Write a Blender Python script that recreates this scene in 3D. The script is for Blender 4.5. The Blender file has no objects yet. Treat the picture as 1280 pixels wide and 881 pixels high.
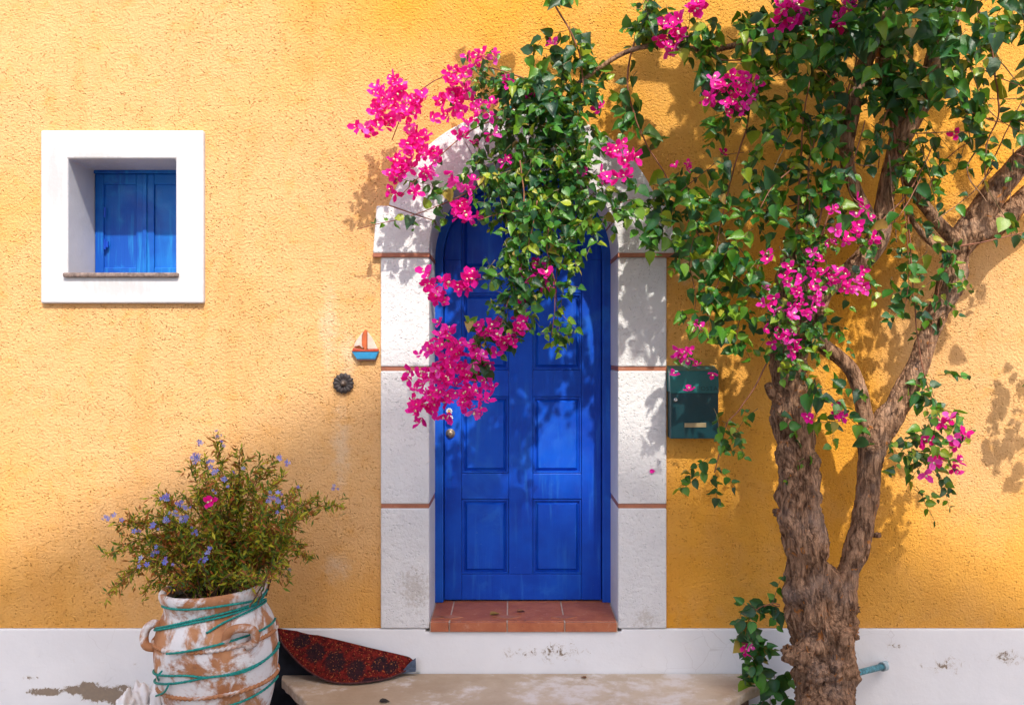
import bpy, math, random
import numpy as np
from mathutils import Vector, Matrix, noise

random.seed(7)
rng = np.random.default_rng(7)
SC = bpy.context.scene
COL = SC.collection
R = math.radians

# ------------------------------------------------------------------ camera, sky, sun, exposure
CAMZ = 1.97
cam_d = bpy.data.cameras.new("camera")
cam = bpy.data.objects.new("camera", cam_d)
COL.objects.link(cam)
cam.location = (0, -5, CAMZ)
cam.rotation_euler = (R(90), 0, 0)
cam_d.sensor_width = 36
cam_d.lens = 36 * 5 / (1280 / 220)
cam_d.clip_end = 500
SC.camera = cam

SUN = Vector((0.25, -1.0, 1.2)).normalized()          # towards the sun
world = bpy.data.worlds.new("World")
SC.world = world
world.use_nodes = True
wn = world.node_tree
sky = wn.nodes.new("ShaderNodeTexSky")
sky.sky_type = 'NISHITA'
sky.sun_disc = False
sky.sun_elevation = math.asin(SUN.z)
sky.air_density = 0.8; sky.dust_density = 3.0; sky.ozone_density = 0.6
sky.sun_rotation = math.atan2(SUN.x, SUN.y) % (2 * math.pi)
bg = wn.nodes["Background"]
bg.inputs[1].default_value = 0.15
wn.links.new(sky.outputs[0], bg.inputs[0])

sun_d = bpy.data.lights.new("sun", 'SUN')
sun_d.energy = 2.2
sun_d.angle = R(1.1)
sun_d.color = (1.0, 0.94, 0.84)
sun = bpy.data.objects.new("sun", sun_d)
sun.rotation_euler = (-SUN).to_track_quat('-Z', 'Y').to_euler()
sun.location = (3, -14, 18)
COL.objects.link(sun)

SC.view_settings.view_transform = 'Standard'
SC.view_settings.look = 'None'
SC.view_settings.exposure = 1.14
SC.view_settings.gamma = 1.0
SC.render.engine = 'CYCLES'
SC.render.resolution_x = 1024
SC.render.resolution_y = 704

# ------------------------------------------------------------------ helpers
def W(px, py, y=0.0):
    """pixel of the 1280x881 layout sketch -> point at distance y from the wall plane"""
    D = 5.0 + y
    return Vector(((px - 640) * D / 1100, y, CAMZ + (440 - py) * D / 1100))

def tag(o, label=None, cat=None, group=None, kind=None):
    if label: o['label'] = label
    if cat: o['category'] = cat
    if group: o['group'] = group
    if kind: o['kind'] = kind
    return o

def empty(name, loc, label, cat, group=None):
    o = bpy.data.objects.new(name, None)
    o.empty_display_size = 0.1
    o.location = loc
    COL.objects.link(o)
    return tag(o, label, cat, group)

def link(name, me, parent=None, loc=(0, 0, 0)):
    o = bpy.data.objects.new(name, me)
    o.location = loc
    COL.objects.link(o)
    if parent: o.parent = parent
    return o

def origin_of(p):
    v = Vector((0, 0, 0))
    while p is not None:
        v += p.location
        p = p.parent
    return v

class MB:
    def __init__(s):
        s.v = []; s.f = []; s.m = []
    def add(s, vs, fs, mi=0):
        b = len(s.v)
        s.v += [tuple(v) for v in vs]
        s.f += [tuple(i + b for i in f) for f in fs]
        s.m += [mi] * len(fs)
    def box(s, x0, x1, y0, y1, z0, z1, mi=0):
        vs = [(x, y, z) for z in (z0, z1) for y in (y0, y1) for x in (x0, x1)]
        s.add(vs, [(0, 2, 3, 1), (4, 5, 7, 6), (0, 1, 5, 4), (2, 6, 7, 3), (0, 4, 6, 2), (1, 3, 7, 5)], mi)
    def prism(s, poly, y0, y1, mi=0):
        """poly: list of (x,z), counter-clockwise seen from the camera (-y)"""
        n = len(poly)
        vs = [(x, y0, z) for x, z in poly] + [(x, y1, z) for x, z in poly]
        fs = [tuple(range(n)), tuple(range(2 * n - 1, n - 1, -1))]
        fs += [(i, i + n, (i + 1) % n + n, (i + 1) % n) for i in range(n)]
        s.add(vs, fs, mi)
    def slabprism(s, poly, z0, z1, mi=0):
        n = len(poly)
        vs = [(x, y, z0) for x, y in poly] + [(x, y, z1) for x, y in poly]
        fs = [tuple(range(n - 1, -1, -1)), tuple(range(n, 2 * n))]
        fs += [(i, (i + 1) % n, (i + 1) % n + n, i + n) for i in range(n)]
        s.add(vs, fs, mi)
    def tube(s, pts, rad, n=8, mi=0, fn=None, cap=True):
        pts = [Vector(p) for p in pts]
        m = len(pts)
        if not hasattr(rad, '__len__'): rad = [rad] * m
        tan = []
        for i in range(m):
            t = pts[min(i + 1, m - 1)] - pts[max(i - 1, 0)]
            tan.append(t.normalized() if t.length > 1e-9 else Vector((0, 0, 1)))
        u = tan[0].orthogonal().normalized()
        vs = []; L = 0.0
        for i in range(m):
            if i: L += (pts[i] - pts[i - 1]).length
            u = (u - tan[i] * u.dot(tan[i])).normalized()
            w = tan[i].cross(u)
            for k in range(n):
                a = 2 * math.pi * k / n
                d = u * math.cos(a) + w * math.sin(a)
                r = rad[i]
                if fn: r = fn(r, L, a, pts[i], d)
                vs.append(pts[i] + d * r)
        fs = []
        for i in range(m - 1):
            for k in range(n):
                a = i * n + k; b = i * n + (k + 1) % n
                fs.append((a, b, b + n, a + n))
        if cap:
            fs.append(tuple(range(n - 1, -1, -1)))
            fs.append(tuple(range((m - 1) * n, m * n)))
        s.add(vs, fs, mi)
    def lathe(s, prof, n=48, mi=0, c=(0, 0, 0), fn=None):
        vs = []
        for r, z in prof:
            for k in range(n):
                a = 2 * math.pi * k / n
                rr = fn(r, z, a) if fn else r
                vs.append((c[0] + rr * math.cos(a), c[1] + rr * math.sin(a), c[2] + z))
        fs = []
        for i in range(len(prof) - 1):
            for k in range(n):
                a = i * n + k; b = i * n + (k + 1) % n
                fs.append((a, b, b + n, a + n))
        s.add(vs, fs, mi)
    def build(s, name, mats, parent=None, smooth=False, bevel=0, seg=2, loc=None):
        me = bpy.data.meshes.new(name)
        o0 = origin_of(parent) if loc is None else Vector(loc)
        me.from_pydata([(v[0] - o0.x, v[1] - o0.y, v[2] - o0.z) for v in s.v], [], s.f)
        if not isinstance(mats, (list, tuple)): mats = [mats]
        for m in mats: me.materials.append(m)
        if len(mats) > 1: me.polygons.foreach_set('material_index', s.m)
        if smooth: me.polygons.foreach_set('use_smooth', [True] * len(me.polygons))
        me.update()
        o = link(name, me, parent, (0, 0, 0) if loc is None else loc)
        if bevel:
            b = o.modifiers.new('bevel', 'BEVEL')
            b.width = bevel; b.segments = seg; b.limit_method = 'ANGLE'; b.angle_limit = R(40)
        return o

def spline(pts, step=0.03):
    """Catmull-Rom through rows of numbers (x,y,z[,r...]); returns rows"""
    P = np.array(pts, float)
    P = np.vstack([2 * P[0] - P[1], P, 2 * P[-1] - P[-2]])
    out = []
    for i in range(1, len(P) - 2):
        p0, p1, p2, p3 = P[i - 1:i + 3]
        n = max(2, int(np.linalg.norm((p2 - p1)[:3]) / step))
        for k in range(n):
            t = k / n
            out.append(0.5 * ((2 * p1) + (-p0 + p2) * t + (2 * p0 - 5 * p1 + 4 * p2 - p3) * t * t + (-p0 + 3 * p1 - 3 * p2 + p3) * t ** 3))
    out.append(P[-2])
    return np.array(out)

# ------------------------------------------------------------------ materials
class Nodes:
    def __init__(s, name):
        s.mat = bpy.data.materials.new(name)
        s.mat.use_nodes = True
        s.t = s.mat.node_tree
        s.b = s.t.nodes["Principled BSDF"]
        s.out = s.t.nodes["Material Output"]
        s.co = s.t.nodes.new("ShaderNodeTexCoord").outputs['Object']
        s.geo = s.t.nodes.new("ShaderNodeNewGeometry").outputs['Position']
    def new(s, typ, **kw):
        n = s.t.nodes.new(typ)
        for k, v in kw.items(): setattr(n, k, v)
        return n
    def put(s, sock, v):
        if isinstance(v, bpy.types.NodeSocket): s.t.links.new(v, sock)
        else: sock.default_value = v
    def noise(s, scale, detail=4, rough=0.55, vec=None, dist=0.0):
        n = s.new("ShaderNodeTexNoise")
        s.put(n.inputs['Vector'], vec if vec is not None else s.geo)
        n.inputs['Scale'].default_value = scale
        n.inputs['Detail'].default_value = detail
        n.inputs['Roughness'].default_value = rough
        n.inputs['Distortion'].default_value = dist
        return n.outputs[0]
    def voronoi(s, scale, feature='F1', vec=None, out=0):
        n = s.new("ShaderNodeTexVoronoi", feature=feature)
        s.put(n.inputs['Vector'], vec if vec is not None else s.geo)
        n.inputs['Scale'].default_value = scale
        return n.outputs[out]
    def stretch(s, sx, sy, sz, vec=None):
        n = s.new("ShaderNodeMapping")
        s.put(n.inputs['Vector'], vec if vec is not None else s.geo)
        n.inputs['Scale'].default_value = (sx, sy, sz)
        return n.outputs[0]
    def math(s, op, a, b=0.0, clamp=False):
        n = s.new("ShaderNodeMath", operation=op, use_clamp=clamp)
        s.put(n.inputs[0], a); s.put(n.inputs[1], b)
        return n.outputs[0]
    def step(s, v, lo, hi, a=0.0, b=1.0):
        n = s.new("ShaderNodeMapRange", interpolation_type='SMOOTHSTEP')
        s.put(n.inputs[0], v)
        n.inputs[1].default_value = lo; n.inputs[2].default_value = hi
        n.inputs[3].default_value = a; n.inputs[4].default_value = b
        return n.outputs[0]
    def mix(s, f, a, b, blend='MIX'):
        n = s.new("ShaderNodeMix", data_type='RGBA', blend_type=blend)
        s.put(n.inputs[0], f)
        for i, c in ((6, a), (7, b)):
            if not isinstance(c, bpy.types.NodeSocket): c = tuple(c) + ((1,) if len(c) == 3 else ())
            s.put(n.inputs[i], c)
        return n.outputs[2]
    def blob(s, X, Z, rx, rz):
        """1 inside an ellipse on the wall, falling to 0 at its edge and below 0 outside"""
        n = s.new("ShaderNodeMapping")
        s.put(n.inputs['Vector'], s.geo)
        n.inputs['Location'].default_value = (-X / rx, 0, -Z / rz)
        n.inputs['Scale'].default_value = (1 / rx, 0, 1 / rz)
        l = s.new("ShaderNodeVectorMath", operation='LENGTH')
        s.t.links.new(n.outputs[0], l.inputs[0])
        return s.math('SUBTRACT', 1.0, l.outputs['Value'])
    def blobs(s, lst):
        cur = None
        for px, py, rx, ry in lst:
            p = W(px, py)
            b = s.blob(p.x, p.z, rx / 220, ry / 220)
            cur = b if cur is None else s.math('MAXIMUM', cur, b)
        return cur
    def bump(s, h, strength=0.5, dist=0.01, normal=None):
        n = s.new("ShaderNodeBump")
        s.put(n.inputs['Height'], h)
        n.inputs['Strength'].default_value = strength
        n.inputs['Distance'].default_value = dist
        if normal is not None: s.t.links.new(normal, n.inputs['Normal'])
        return n.outputs[0]
    def done(s, col, rough=0.8, normal=None, spec=0.3, metal=0.0):
        s.put(s.b.inputs['Base Color'], col if isinstance(col, bpy.types.NodeSocket) else tuple(col) + (1,))
        s.put(s.b.inputs['Roughness'], rough)
        s.b.inputs['Specular IOR Level'].default_value = spec
        s.b.inputs['Metallic'].default_value = metal
        if normal is not None: s.t.links.new(normal, s.b.inputs['Normal'])
        return s.mat

def stucco_height(n, coarse=70, fine=150):
    a = n.noise(coarse, 5, 0.66)
    v = n.new("ShaderNodeTexVoronoi", feature='F1')
    n.put(v.inputs['Vector'], n.mix(0.03, n.geo, n.new("ShaderNodeTexNoise").outputs[1]))
    v.inputs['Scale'].default_value = 70
    mod = n.step(n.noise(24, 4, .65), 0.42, 0.56)
    zone = n.step(n.noise(2.2, 4, .6), 0.3, 0.65, 0.45, 1.0)
    pits = n.math('MULTIPLY', n.math('MULTIPLY', n.step(v.outputs[0], 0.10, 0.36, 1, 0), mod), zone)     # 1 inside a pit
    h = n.math('SUBTRACT', n.math('MULTIPLY', a, 1.5), n.math('MULTIPLY', pits, 0.9))
    return h, pits

def m_ochre():
    n = Nodes('ochre_stucco')
    h, pits = stucco_height(n)
    big = n.noise(0.7, 4, 0.55)
    mid = n.noise(3.2, 5, 0.6)
    c = n.mix(n.step(big, 0.35, 0.65), (0.82, 0.365, 0.030), (0.83, 0.41, 0.075))
    sun_pale = n.blobs([(330, 430, 560, 470), (30, 60, 500, 300), (1230, 460, 150, 230)])  # fading and sunlit paleness painted together; shaded wall stays deeper orange
    sun_mix = n.step(n.math('ADD', sun_pale, n.math('MULTIPLY', n.noise(1.3, 5, .6), .6)), .20, .85, 0, .95)
    c = n.mix(sun_mix, c, (0.82, 0.485, 0.215))
    c = n.mix(n.step(mid, 0.45, 0.75, 0, 0.4), c, (0.81, 0.42, 0.13))
    c = n.mix(n.step(n.noise(9, 6, 0.7), 0.48, 0.75, 0, 0.45), c, (0.76, 0.34, 0.05))
    c = n.mix(n.step(n.noise(1.0, 5, 0.65, n.stretch(3.5, 1, .8), 0.5), 0.50, 0.72, 0, 0.30), c, (0.70, 0.31, 0.06))
    c = n.mix(n.step(n.noise(33, 3, 0.6), 0.70, 0.76, 0, 0.4), c, (0.80, 0.58, 0.34))
    # pale rubbed streaks and repair patches
    st = n.blobs([(411, 410, 24, 100), (422, 708, 34, 32), (427, 560, 22, 90), (1165, 300, 44, 26), (870, 330, 50, 50), (434, 445, 18, 60)])
    stm = n.step(n.math('ADD', n.math('MULTIPLY', st, .8), n.math('MULTIPLY', n.noise(16, 6, 0.72), 1.5)), 0.95, 1.6, 0, 0.55)
    c = n.mix(stm, c, (0.80, 0.62, 0.42))
    wp = n.mix(0.05, n.geo, n.new('ShaderNodeTexNoise').outputs[1])
    cv = n.voronoi(1.1, 'DISTANCE_TO_EDGE', wp)
    cr = n.math('MULTIPLY', n.step(cv, 0.0, 0.006, 1, 0), n.step(n.noise(1.1, 3), 0.52, 0.60))
    # splashed dirt just above the plinth
    geoz = n.new("ShaderNodeSeparateXYZ"); n.t.links.new(n.geo, geoz.inputs[0])
    low = n.step(geoz.outputs[2], 0.40, 0.62, 1, 0)
    dirt = n.math('MULTIPLY', low, n.step(n.noise(7, 6, 0.7), 0.45, 0.7))
    c = n.mix(n.math('MULTIPLY', dirt, 0.35), c, (0.62, 0.36, 0.14))
    c = n.mix(n.math('MULTIPLY', pits, .6), c, (0.52, 0.20, 0.025))  # shade and dirt inside the pits painted as darker orange
    nr = n.bump(h, 1.0, 0.011)
    nr = n.bump(n.noise(2.2, 3), 0.4, 0.05, nr)
    return n.done(c, 0.88, nr, 0.2)

def m_white_stucco():
    n = Nodes('white_stucco')
    h, pits = stucco_height(n, 32, 85)
    c = n.mix(n.step(n.noise(2.4, 5, 0.6), 0.35, 0.7), (0.67, 0.66, 0.66), (0.74, 0.73, 0.72))
    b = n.blobs([(520, 735, 40, 56), (806, 770, 30, 26)])
    d = n.step(n.math('ADD', n.math('MULTIPLY', b, .35), n.noise(45, 7, 0.8)), 0.66, 0.82)
    c = n.mix(n.math('MULTIPLY', d, 0.42), c, (0.34, 0.27, 0.20))
    nr = n.bump(h, 0.8, 0.008)
    return n.done(c, 0.85, nr, 0.2)

def m_smooth_white(name='white_plaster', extra=False):
    n = Nodes(name)
    c = n.mix(n.step(n.noise(1.8, 5, 0.6), 0.3, 0.7), (0.74, 0.74, 0.755) if extra else (0.55, 0.55, 0.57), (0.80, 0.80, 0.81) if extra else (0.61, 0.61, 0.625))
    c = n.mix(n.step(n.noise(26, 6, 0.7), 0.60, 0.8, 0, 0.35), c, (0.55, 0.50, 0.44))
    hh = n.math('ADD', n.noise(5, 5, 0.6), n.math('MULTIPLY', n.noise(60, 4), 0.12))
    if not extra:
        sk = n.math('ADD', n.math('MULTIPLY', n.blobs([(150, 360, 62, 16), (120, 196, 40, 8), (72, 230, 16, 60)]), .5), n.noise(1.0, 6, .7, n.stretch(40, 40, 7)))
        c = n.mix(n.step(sk, .52, .85, 0, .35), c, (.36, .33, .32))
    if extra:
        # flaked-off plaster: brown core showing in ragged patches
        b = n.blobs([(120, 866, 60, 20), (55, 864, 40, 9), (95, 862, 26, 9), (150, 872, 40, 14), (690, 812, 95, 24), (40, 845, 22, 8), (1120, 805, 30, 9), (1180, 830, 60, 22), (645, 815, 40, 14), (170, 828, 12, 8), (1260, 820, 50, 25), (1105, 825, 22, 8)])
        big = n.blobs([(140, 866, 48, 15), (112, 854, 22, 9), (62, 862, 34, 8), (95, 860, 26, 8), (160, 858, 22, 10)])
        nn = n.math('ADD', n.math('MULTIPLY', n.noise(26, 8, 0.78, dist=1.0), 1.3), n.math('MULTIPLY', b, 0.35))
        nn = n.math('ADD', nn, n.math('MULTIPLY', n.math('MAXIMUM', big, 0.0), 0.55))
        m = n.step(nn, 0.99, 1.04)
        c = n.mix(m, c, n.mix(n.noise(50, 4), (0.06, 0.04, 0.03), (0.24, 0.16, 0.10)))
        rim = n.math('MULTIPLY', n.step(nn, 0.90, 0.99), 0.35)
        c = n.mix(rim, c, (0.50, 0.42, 0.33))
        hh = n.math('SUBTRACT', hh, n.math('MULTIPLY', m, 0.8))
        v = n.voronoi(7, 'DISTANCE_TO_EDGE', n.mix(0.08, n.geo, n.new("ShaderNodeTexNoise").outputs[1]))
        cr = n.math('MULTIPLY', n.step(v, 0.0, 0.012, 1, 0), n.step(n.noise(1.6, 2), 0.55, 0.65))
        c = n.mix(n.math('MULTIPLY', cr, 0.2), c, (0.25, 0.2, 0.16))
    return n.done(c, 0.7, n.bump(hh, 0.45, 0.012), 0.3)

def m_blue(name, a, b, streak=(0.02, 0.16, 0.62), rough=0.42):
    n = Nodes(name)
    g = n.noise(1.0, 5, 0.6, n.stretch(26, 26, 2.2))
    c = n.mix(n.step(n.noise(2.5, 4, 0.6), 0.35, 0.65), a, b)
    c = n.mix(n.step(g, 0.52, 0.74, 0, 0.6), c, streak)
    worn = n.step(n.noise(48, 7, 0.8), 0.65, 0.71, 0, 0.7)
    c = n.mix(n.step(n.noise(3.3, 5, .65, dist=.6), .55, .72, 0, .45), c, streak)
    c = n.mix(worn, c, (0.16, 0.34, 0.62))
    hh = n.math('ADD', n.noise(1.0, 4, 0.6, n.stretch(60, 60, 3)), n.math('MULTIPLY', n.noise(40, 3), 0.3))
    return n.done(c, n.step(n.noise(12, 4), 0.3, 0.7, rough - .06, rough + .16), n.bump(hh, 0.28, 0.006), 0.3)

def m_terracotta(name='terracotta', a=(0.36, 0.10, 0.045), b=(0.50, 0.17, 0.075)):
    n = Nodes(name)
    oi = n.new("ShaderNodeObjectInfo").outputs['Random']
    c = n.mix(n.step(n.noise(9, 5, 0.65), 0.3, 0.7), a, b)
    c = n.mix(n.math('MULTIPLY', oi, 0.4), c, (0.30, 0.085, 0.05))
    c = n.mix(n.step(n.noise(22, 6, 0.7), 0.56, 0.76, 0, 0.5), c, (0.62, 0.36, 0.26))
    c = n.mix(n.step(n.noise(30, 5, 0.7), 0.30, 0.42, 0.5, 0), c, (0.16, 0.07, 0.05))
    return n.done(c, 0.55, n.bump(n.noise(40, 5, 0.6), 0.35, 0.006), 0.4)

def m_bark(name='bark', orange=True):
    n = Nodes(name)
    v = n.noise(1.0, 6, 0.62, n.stretch(34, 34, 9), 0.8)
    c = n.mix(n.step(v, 0.32, 0.66), (0.090, 0.042, 0.022), (0.50, 0.29, 0.17))
    c = n.mix(n.step(n.noise(6, 4), 0.45, 0.75, 0, 0.4), c, (0.33, 0.27, 0.24))
    if orange:
        ch = n.step(n.noise(21, 3, 0.55, dist=0.8), 0.635, 0.675)
        c = n.mix(n.math('MULTIPLY', ch, 0.8), c, (0.52, 0.19, 0.045))
    fis = n.voronoi(1.0, 'DISTANCE_TO_EDGE', n.mix(.12, n.stretch(46, 46, 11), n.noise(14, 4)))
    fm = n.step(fis, 0.0, 0.16)
    c = n.mix(n.math('MULTIPLY', n.math('SUBTRACT', 1.0, fm), .22), c, (0.045, 0.025, 0.018))
    hh = n.math('ADD', v, n.math('MULTIPLY', n.noise(90, 5, 0.7), 0.5))
    hh = n.math('ADD', hh, n.math('MULTIPLY', fm, .22))
    return n.done(c, 0.9, n.bump(hh, 1.0, 0.020), 0.12)

def leaf_mat(name, ramp, rough=0.34, transl=0.28, spec=0.5, back=None):
    """ramp: list of (position, colour) picked by a random number per leaf"""
    n = Nodes(name)
    at = n.new("ShaderNodeAttribute", attribute_name='tint').outputs['Fac']
    oi = n.new("ShaderNodeObjectInfo").outputs['Random']
    f = n.math('FRACT', n.math('ADD', at, oi))
    cr = n.new("ShaderNodeValToRGB")
    n.t.links.new(f, cr.inputs[0])
    e = cr.color_ramp.elements
    e[0].position, e[0].color = ramp[0][0], ramp[0][1] + (1,)
    e[1].position, e[1].color = ramp[-1][0], ramp[-1][1] + (1,)
    for p, c in ramp[1:-1]:
        k = e.new(p); k.color = c + (1,)
    c = n.mix(n.step(n.noise(60, 3), 0.35, 0.7, 0, 0.2), cr.outputs[0], (0.07, 0.17, 0.02) if transl < .4 else (0.9, 0.05, 0.42))
    n.put(n.b.inputs['Base Color'], c)
    n.b.inputs['Roughness'].default_value = rough
    n.b.inputs['Specular IOR Level'].default_value = spec
    n.t.links.new(n.bump(n.noise(120, 2), 0.3, 0.004), n.b.inputs['Normal'])
    tr = n.new("ShaderNodeBsdfTranslucent")
    n.t.links.new(n.mix(0.6, c, back or (0.22, 0.42, 0.02)), tr.inputs['Color'])
    mx = n.new("ShaderNodeMixShader")
    mx.inputs[0].default_value = transl
    n.t.links.new(n.b.outputs[0], mx.inputs[1]); n.t.links.new(tr.outputs[0], mx.inputs[2])
    n.t.links.new(mx.outputs[0], n.out.inputs['Surface'])
    return n.mat

def m_plain(name, c, rough=0.5, metal=0.0, spec=0.4, var=0.12, scale=20, bump=0.15):
    n = Nodes(name)
    d = tuple(x * (1 - 2.2 * var) for x in c)
    cc = n.mix(n.step(n.noise(scale, 5, 0.65), 0.3, 0.7), d, c)
    return n.done(cc, rough, n.bump(n.noise(scale * 3, 4), bump, 0.005), spec, metal)

M = {}
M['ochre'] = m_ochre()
M['wstucco'] = m_white_stucco()
M['plinth'] = m_smooth_white('plinth_plaster', True)
M['wplaster'] = m_smooth_white()
M['blue'] = m_blue('blue_door_paint', (0.001, 0.050, 0.44), (0.002, 0.085, 0.58))
M['blue_frame'] = m_blue('blue_frame_paint', (0.006, 0.07, 0.46), (0.010, 0.12, 0.62), (0.02, 0.22, 0.75))
M['blue_shutter'] = m_blue('blue_shutter_paint', (0.003, 0.075, 0.42), (0.005, 0.15, 0.56), (0.02, 0.30, 0.68))
M['terra'] = m_terracotta()
M['joint'] = m_terracotta('terracotta_joint', (0.34, 0.13, 0.07), (0.46, 0.18, 0.10))
M['grout'] = m_plain('grout', (0.62, 0.50, 0.42), 0.9)
M['bark'] = m_bark()
M['bark2'] = m_bark('young_bark', False)
M['cane'] = m_plain('red_brown_cane', (0.30, 0.115, 0.06), 0.6, var=0.2, scale=30)
M['twig'] = m_plain('green_brown_twig', (0.17, 0.12, 0.045), 0.6, var=0.25)
M['leaf'] = leaf_mat('bougainvillea_leaf', [(0.0, (0.003, 0.042, 0.024)), (0.3, (0.007, 0.075, 0.020)), (0.62, (0.020, 0.135, 0.014)), (0.86, (0.06, 0.23, 0.014)), (0.955, (0.20, 0.32, 0.02)), (0.975, (0.40, 0.36, 0.03)), (1.0, (0.36, 0.19, 0.05))], 0.42, 0.24)
M['leafy'] = leaf_mat('young_leaf', [(0.0, (0.05, 0.19, 0.012)), (0.6, (0.12, 0.28, 0.015)), (1.0, (0.36, 0.42, 0.02))])
M['bract'] = leaf_mat('magenta_bract', [(0.0, (0.74, 0.006, 0.24)), (0.5, (0.88, 0.012, 0.36)), (0.85, (0.90, 0.04, 0.48)), (1.0, (0.94, 0.16, 0.66))], 0.6, 0.42, 0.12, (1.0, 0.03, 0.50))
M['cream'] = m_plain('cream_floret', (0.85, 0.78, 0.5), 0.6)
M['herb'] = leaf_mat('herb_leaf', [(0.0, (0.035, 0.09, 0.015)), (0.25, (0.11, 0.17, 0.012)), (0.48, (0.36, 0.36, 0.02)), (0.66, (0.62, 0.50, 0.03)), (0.69, (0.26, 0.07, 0.02)), (1.0, (0.48, 0.11, 0.03))], 0.5, 0.25, 0.3)
M['bluebloom'] = leaf_mat('pale_blue_petal', [(0.0, (0.10, 0.17, 0.62)), (0.6, (0.22, 0.32, 0.75)), (1.0, (0.50, 0.55, 0.82))], 0.6, 0.41, 0.2, (0.2, 0.3, 0.9))

exec_parts = []

# ------------------------------------------------------------------ ground
g = MB()
g.box(-60, 60, -60, 12, -0.5, -0.14)
n = Nodes('lane_paving')
c = n.mix(n.step(n.noise(1.2, 6, 0.65), 0.3, 0.7), (0.30, 0.26, 0.22), (0.44, 0.40, 0.35))
c = n.mix(n.step(n.noise(30, 5, 0.7), 0.55, 0.75, 0, 0.6), c, (0.16, 0.13, 0.11))
ground = g.build('ground', n.done(c, 0.9, n.bump(n.noise(18, 6, 0.7), 0.6, 0.02), 0.2))
tag(ground, kind='structure')

# ------------------------------------------------------------------ the yellow house
house = empty('house', (0, 0, 0), 'yellow stucco house front with white trimmed arched blue door and one small square window', 'house')

ACX, ACZ = (654.5 - 640) / 220, CAMZ + (440 - 315) / 220      # centre of the arch
AR, AE = 117.5 / 220, 178.0 / 220
PT = CAMZ + (440 - 784) / 220                                 # top of the plinth
WT = 5.6                                                      # top of the wall
def zz(py): return CAMZ + (440 - py) / 220
def xx(px): return (px - 640) / 220

# window hole, measured on the wall plane
wx0, wx1, wz0, wz1 = xx(88), xx(222), zz(346), zz(199.5)
hx0, hx1 = ACX - AR - 0.02, ACX + AR + 0.02
mid = (AR + AE) / 2                                            # the wall stops inside the stone ring
m = MB()
def sheet(x0, x1, za0, za1, zb0, zb1, y=0.0):
    m.add([(x0, y, za0), (x1, y, zb0), (x1, y, zb1), (x0, y, za1)], [(0, 1, 2, 3)])
sheet(-11, wx0 - .05, PT, WT, PT, WT)
sheet(wx0 - .05, wx1 + .05, PT, wz0 - .05, PT, wz0 - .05)
sheet(wx0 - .05, wx1 + .05, wz1 + .05, WT, wz1 + .05, WT)
sheet(wx1 + .05, ACX - mid, PT, WT, PT, WT)
N = 36
for i in range(N):
    a0 = math.pi - math.pi * i / N; a1 = math.pi - math.pi * (i + 1) / N
    sheet(ACX + mid * math.cos(a0), ACX + mid * math.cos(a1), ACZ + mid * math.sin(a0), WT, ACZ + mid * math.sin(a1), WT)
sheet(ACX + mid, 11, PT, WT, PT, WT)
# sides, back and top so that the house is a solid block
m.add([(-11, 0, 0), (-11, 7, 0), (11, 7, 0), (11, 0, 0), (-11, 0, WT), (-11, 7, WT), (11, 7, WT), (11, 0, WT)],
      [(0, 4, 5, 1), (3, 2, 6, 7), (1, 5, 6, 2), (4, 7, 6, 5)])
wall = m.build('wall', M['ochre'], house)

G = -0.14
m = MB()
m.prism([(-10.99, G), (10.99, G), (10.99, PT - .002), (hx1, PT - .002), (hx1, zz(788)), (hx0, zz(788)), (hx0, PT - .002), (-10.99, PT - .002)], -0.014, 0.38)
m.build('plinth', M['plinth'], house, bevel=0.006)

# door surround: stone blocks and terracotta joints
sur = bpy.data.objects.new('door_surround', None); sur.empty_display_size = .1
COL.objects.link(sur); sur.parent = house
def block(poly, y0=-0.02, y1=0.37, name='block', mat='wstucco', bev=0.008):
    b = MB(); b.prism(poly, y0, y1)
    return b.build(name, M[mat], sur, bevel=bev)
def rect(x0, x1, z0, z1): return [(x0, z0), (x1, z0), (x1, z1), (x0, z1)]
oxl, ixl, ixr, oxr = ACX - AE, ACX - AR, ACX + AR, ACX + AE
for (x0, x1) in ((oxl, ixl), (ixr, oxr)):
    for (t, b_) in ((321.5, 457.5), (463.0, 628.5), (634, 783.6)):
        block(rect(x0, x1, zz(b_), zz(t)))
    for (t, b_) in ((457.5, 463.0), (628.5, 634)):
        block(rect(x0 + .002, x1 - .002 if x0 < 0 else x1, zz(b_), zz(t)), -0.013, 0.368, 'joint_strip', 'joint', 0.002)
ANG = R(18.7)
def ring(a0, a1, r0, r1, n=14):
    p = [(ACX + r1 * math.cos(a0 + (a1 - a0) * i / n), ACZ + r1 * math.sin(a0 + (a1 - a0) * i / n)) for i in range(n + 1)]
    q = [(ACX + r0 * math.cos(a1 + (a0 - a1) * i / n), ACZ + r0 * math.sin(a1 + (a0 - a1) * i / n)) for i in range(n + 1)]
    return p + q
for sgn in (-1, 1):
    # impost: a block that sticks out past the pillar
    n_ = 6
    inner = [(ACX + sgn * AR * math.cos(ANG * i / n_), ACZ + AR * math.sin(ANG * i / n_)) for i in range(n_ + 1)]
    o1 = (ACX + sgn * AE * math.cos(ANG), ACZ + AE * math.sin(ANG))
    poly = [(ACX + sgn * AR, zz(316.5))] + inner + [o1, (ACX + sgn * (AE + .022), o1[1]), (ACX + sgn * (AE + .042), zz(316.5))]
    if sgn > 0: poly = poly[::-1]
    poly = poly[::-1] if sgn > 0 else poly
    if sgn > 0: poly = [poly[0]] + poly[1:][::-1]
    block(poly, -0.034, 0.37)
    xa, xb = sorted((ACX + sgn * (AR - .002), ACX + sgn * (AE + .044)))
    block(rect(xa, xb, zz(321.5), zz(316.5)), -0.030, 0.366, 'joint_strip', 'joint', 0.002)
g_ = 0.012
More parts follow.
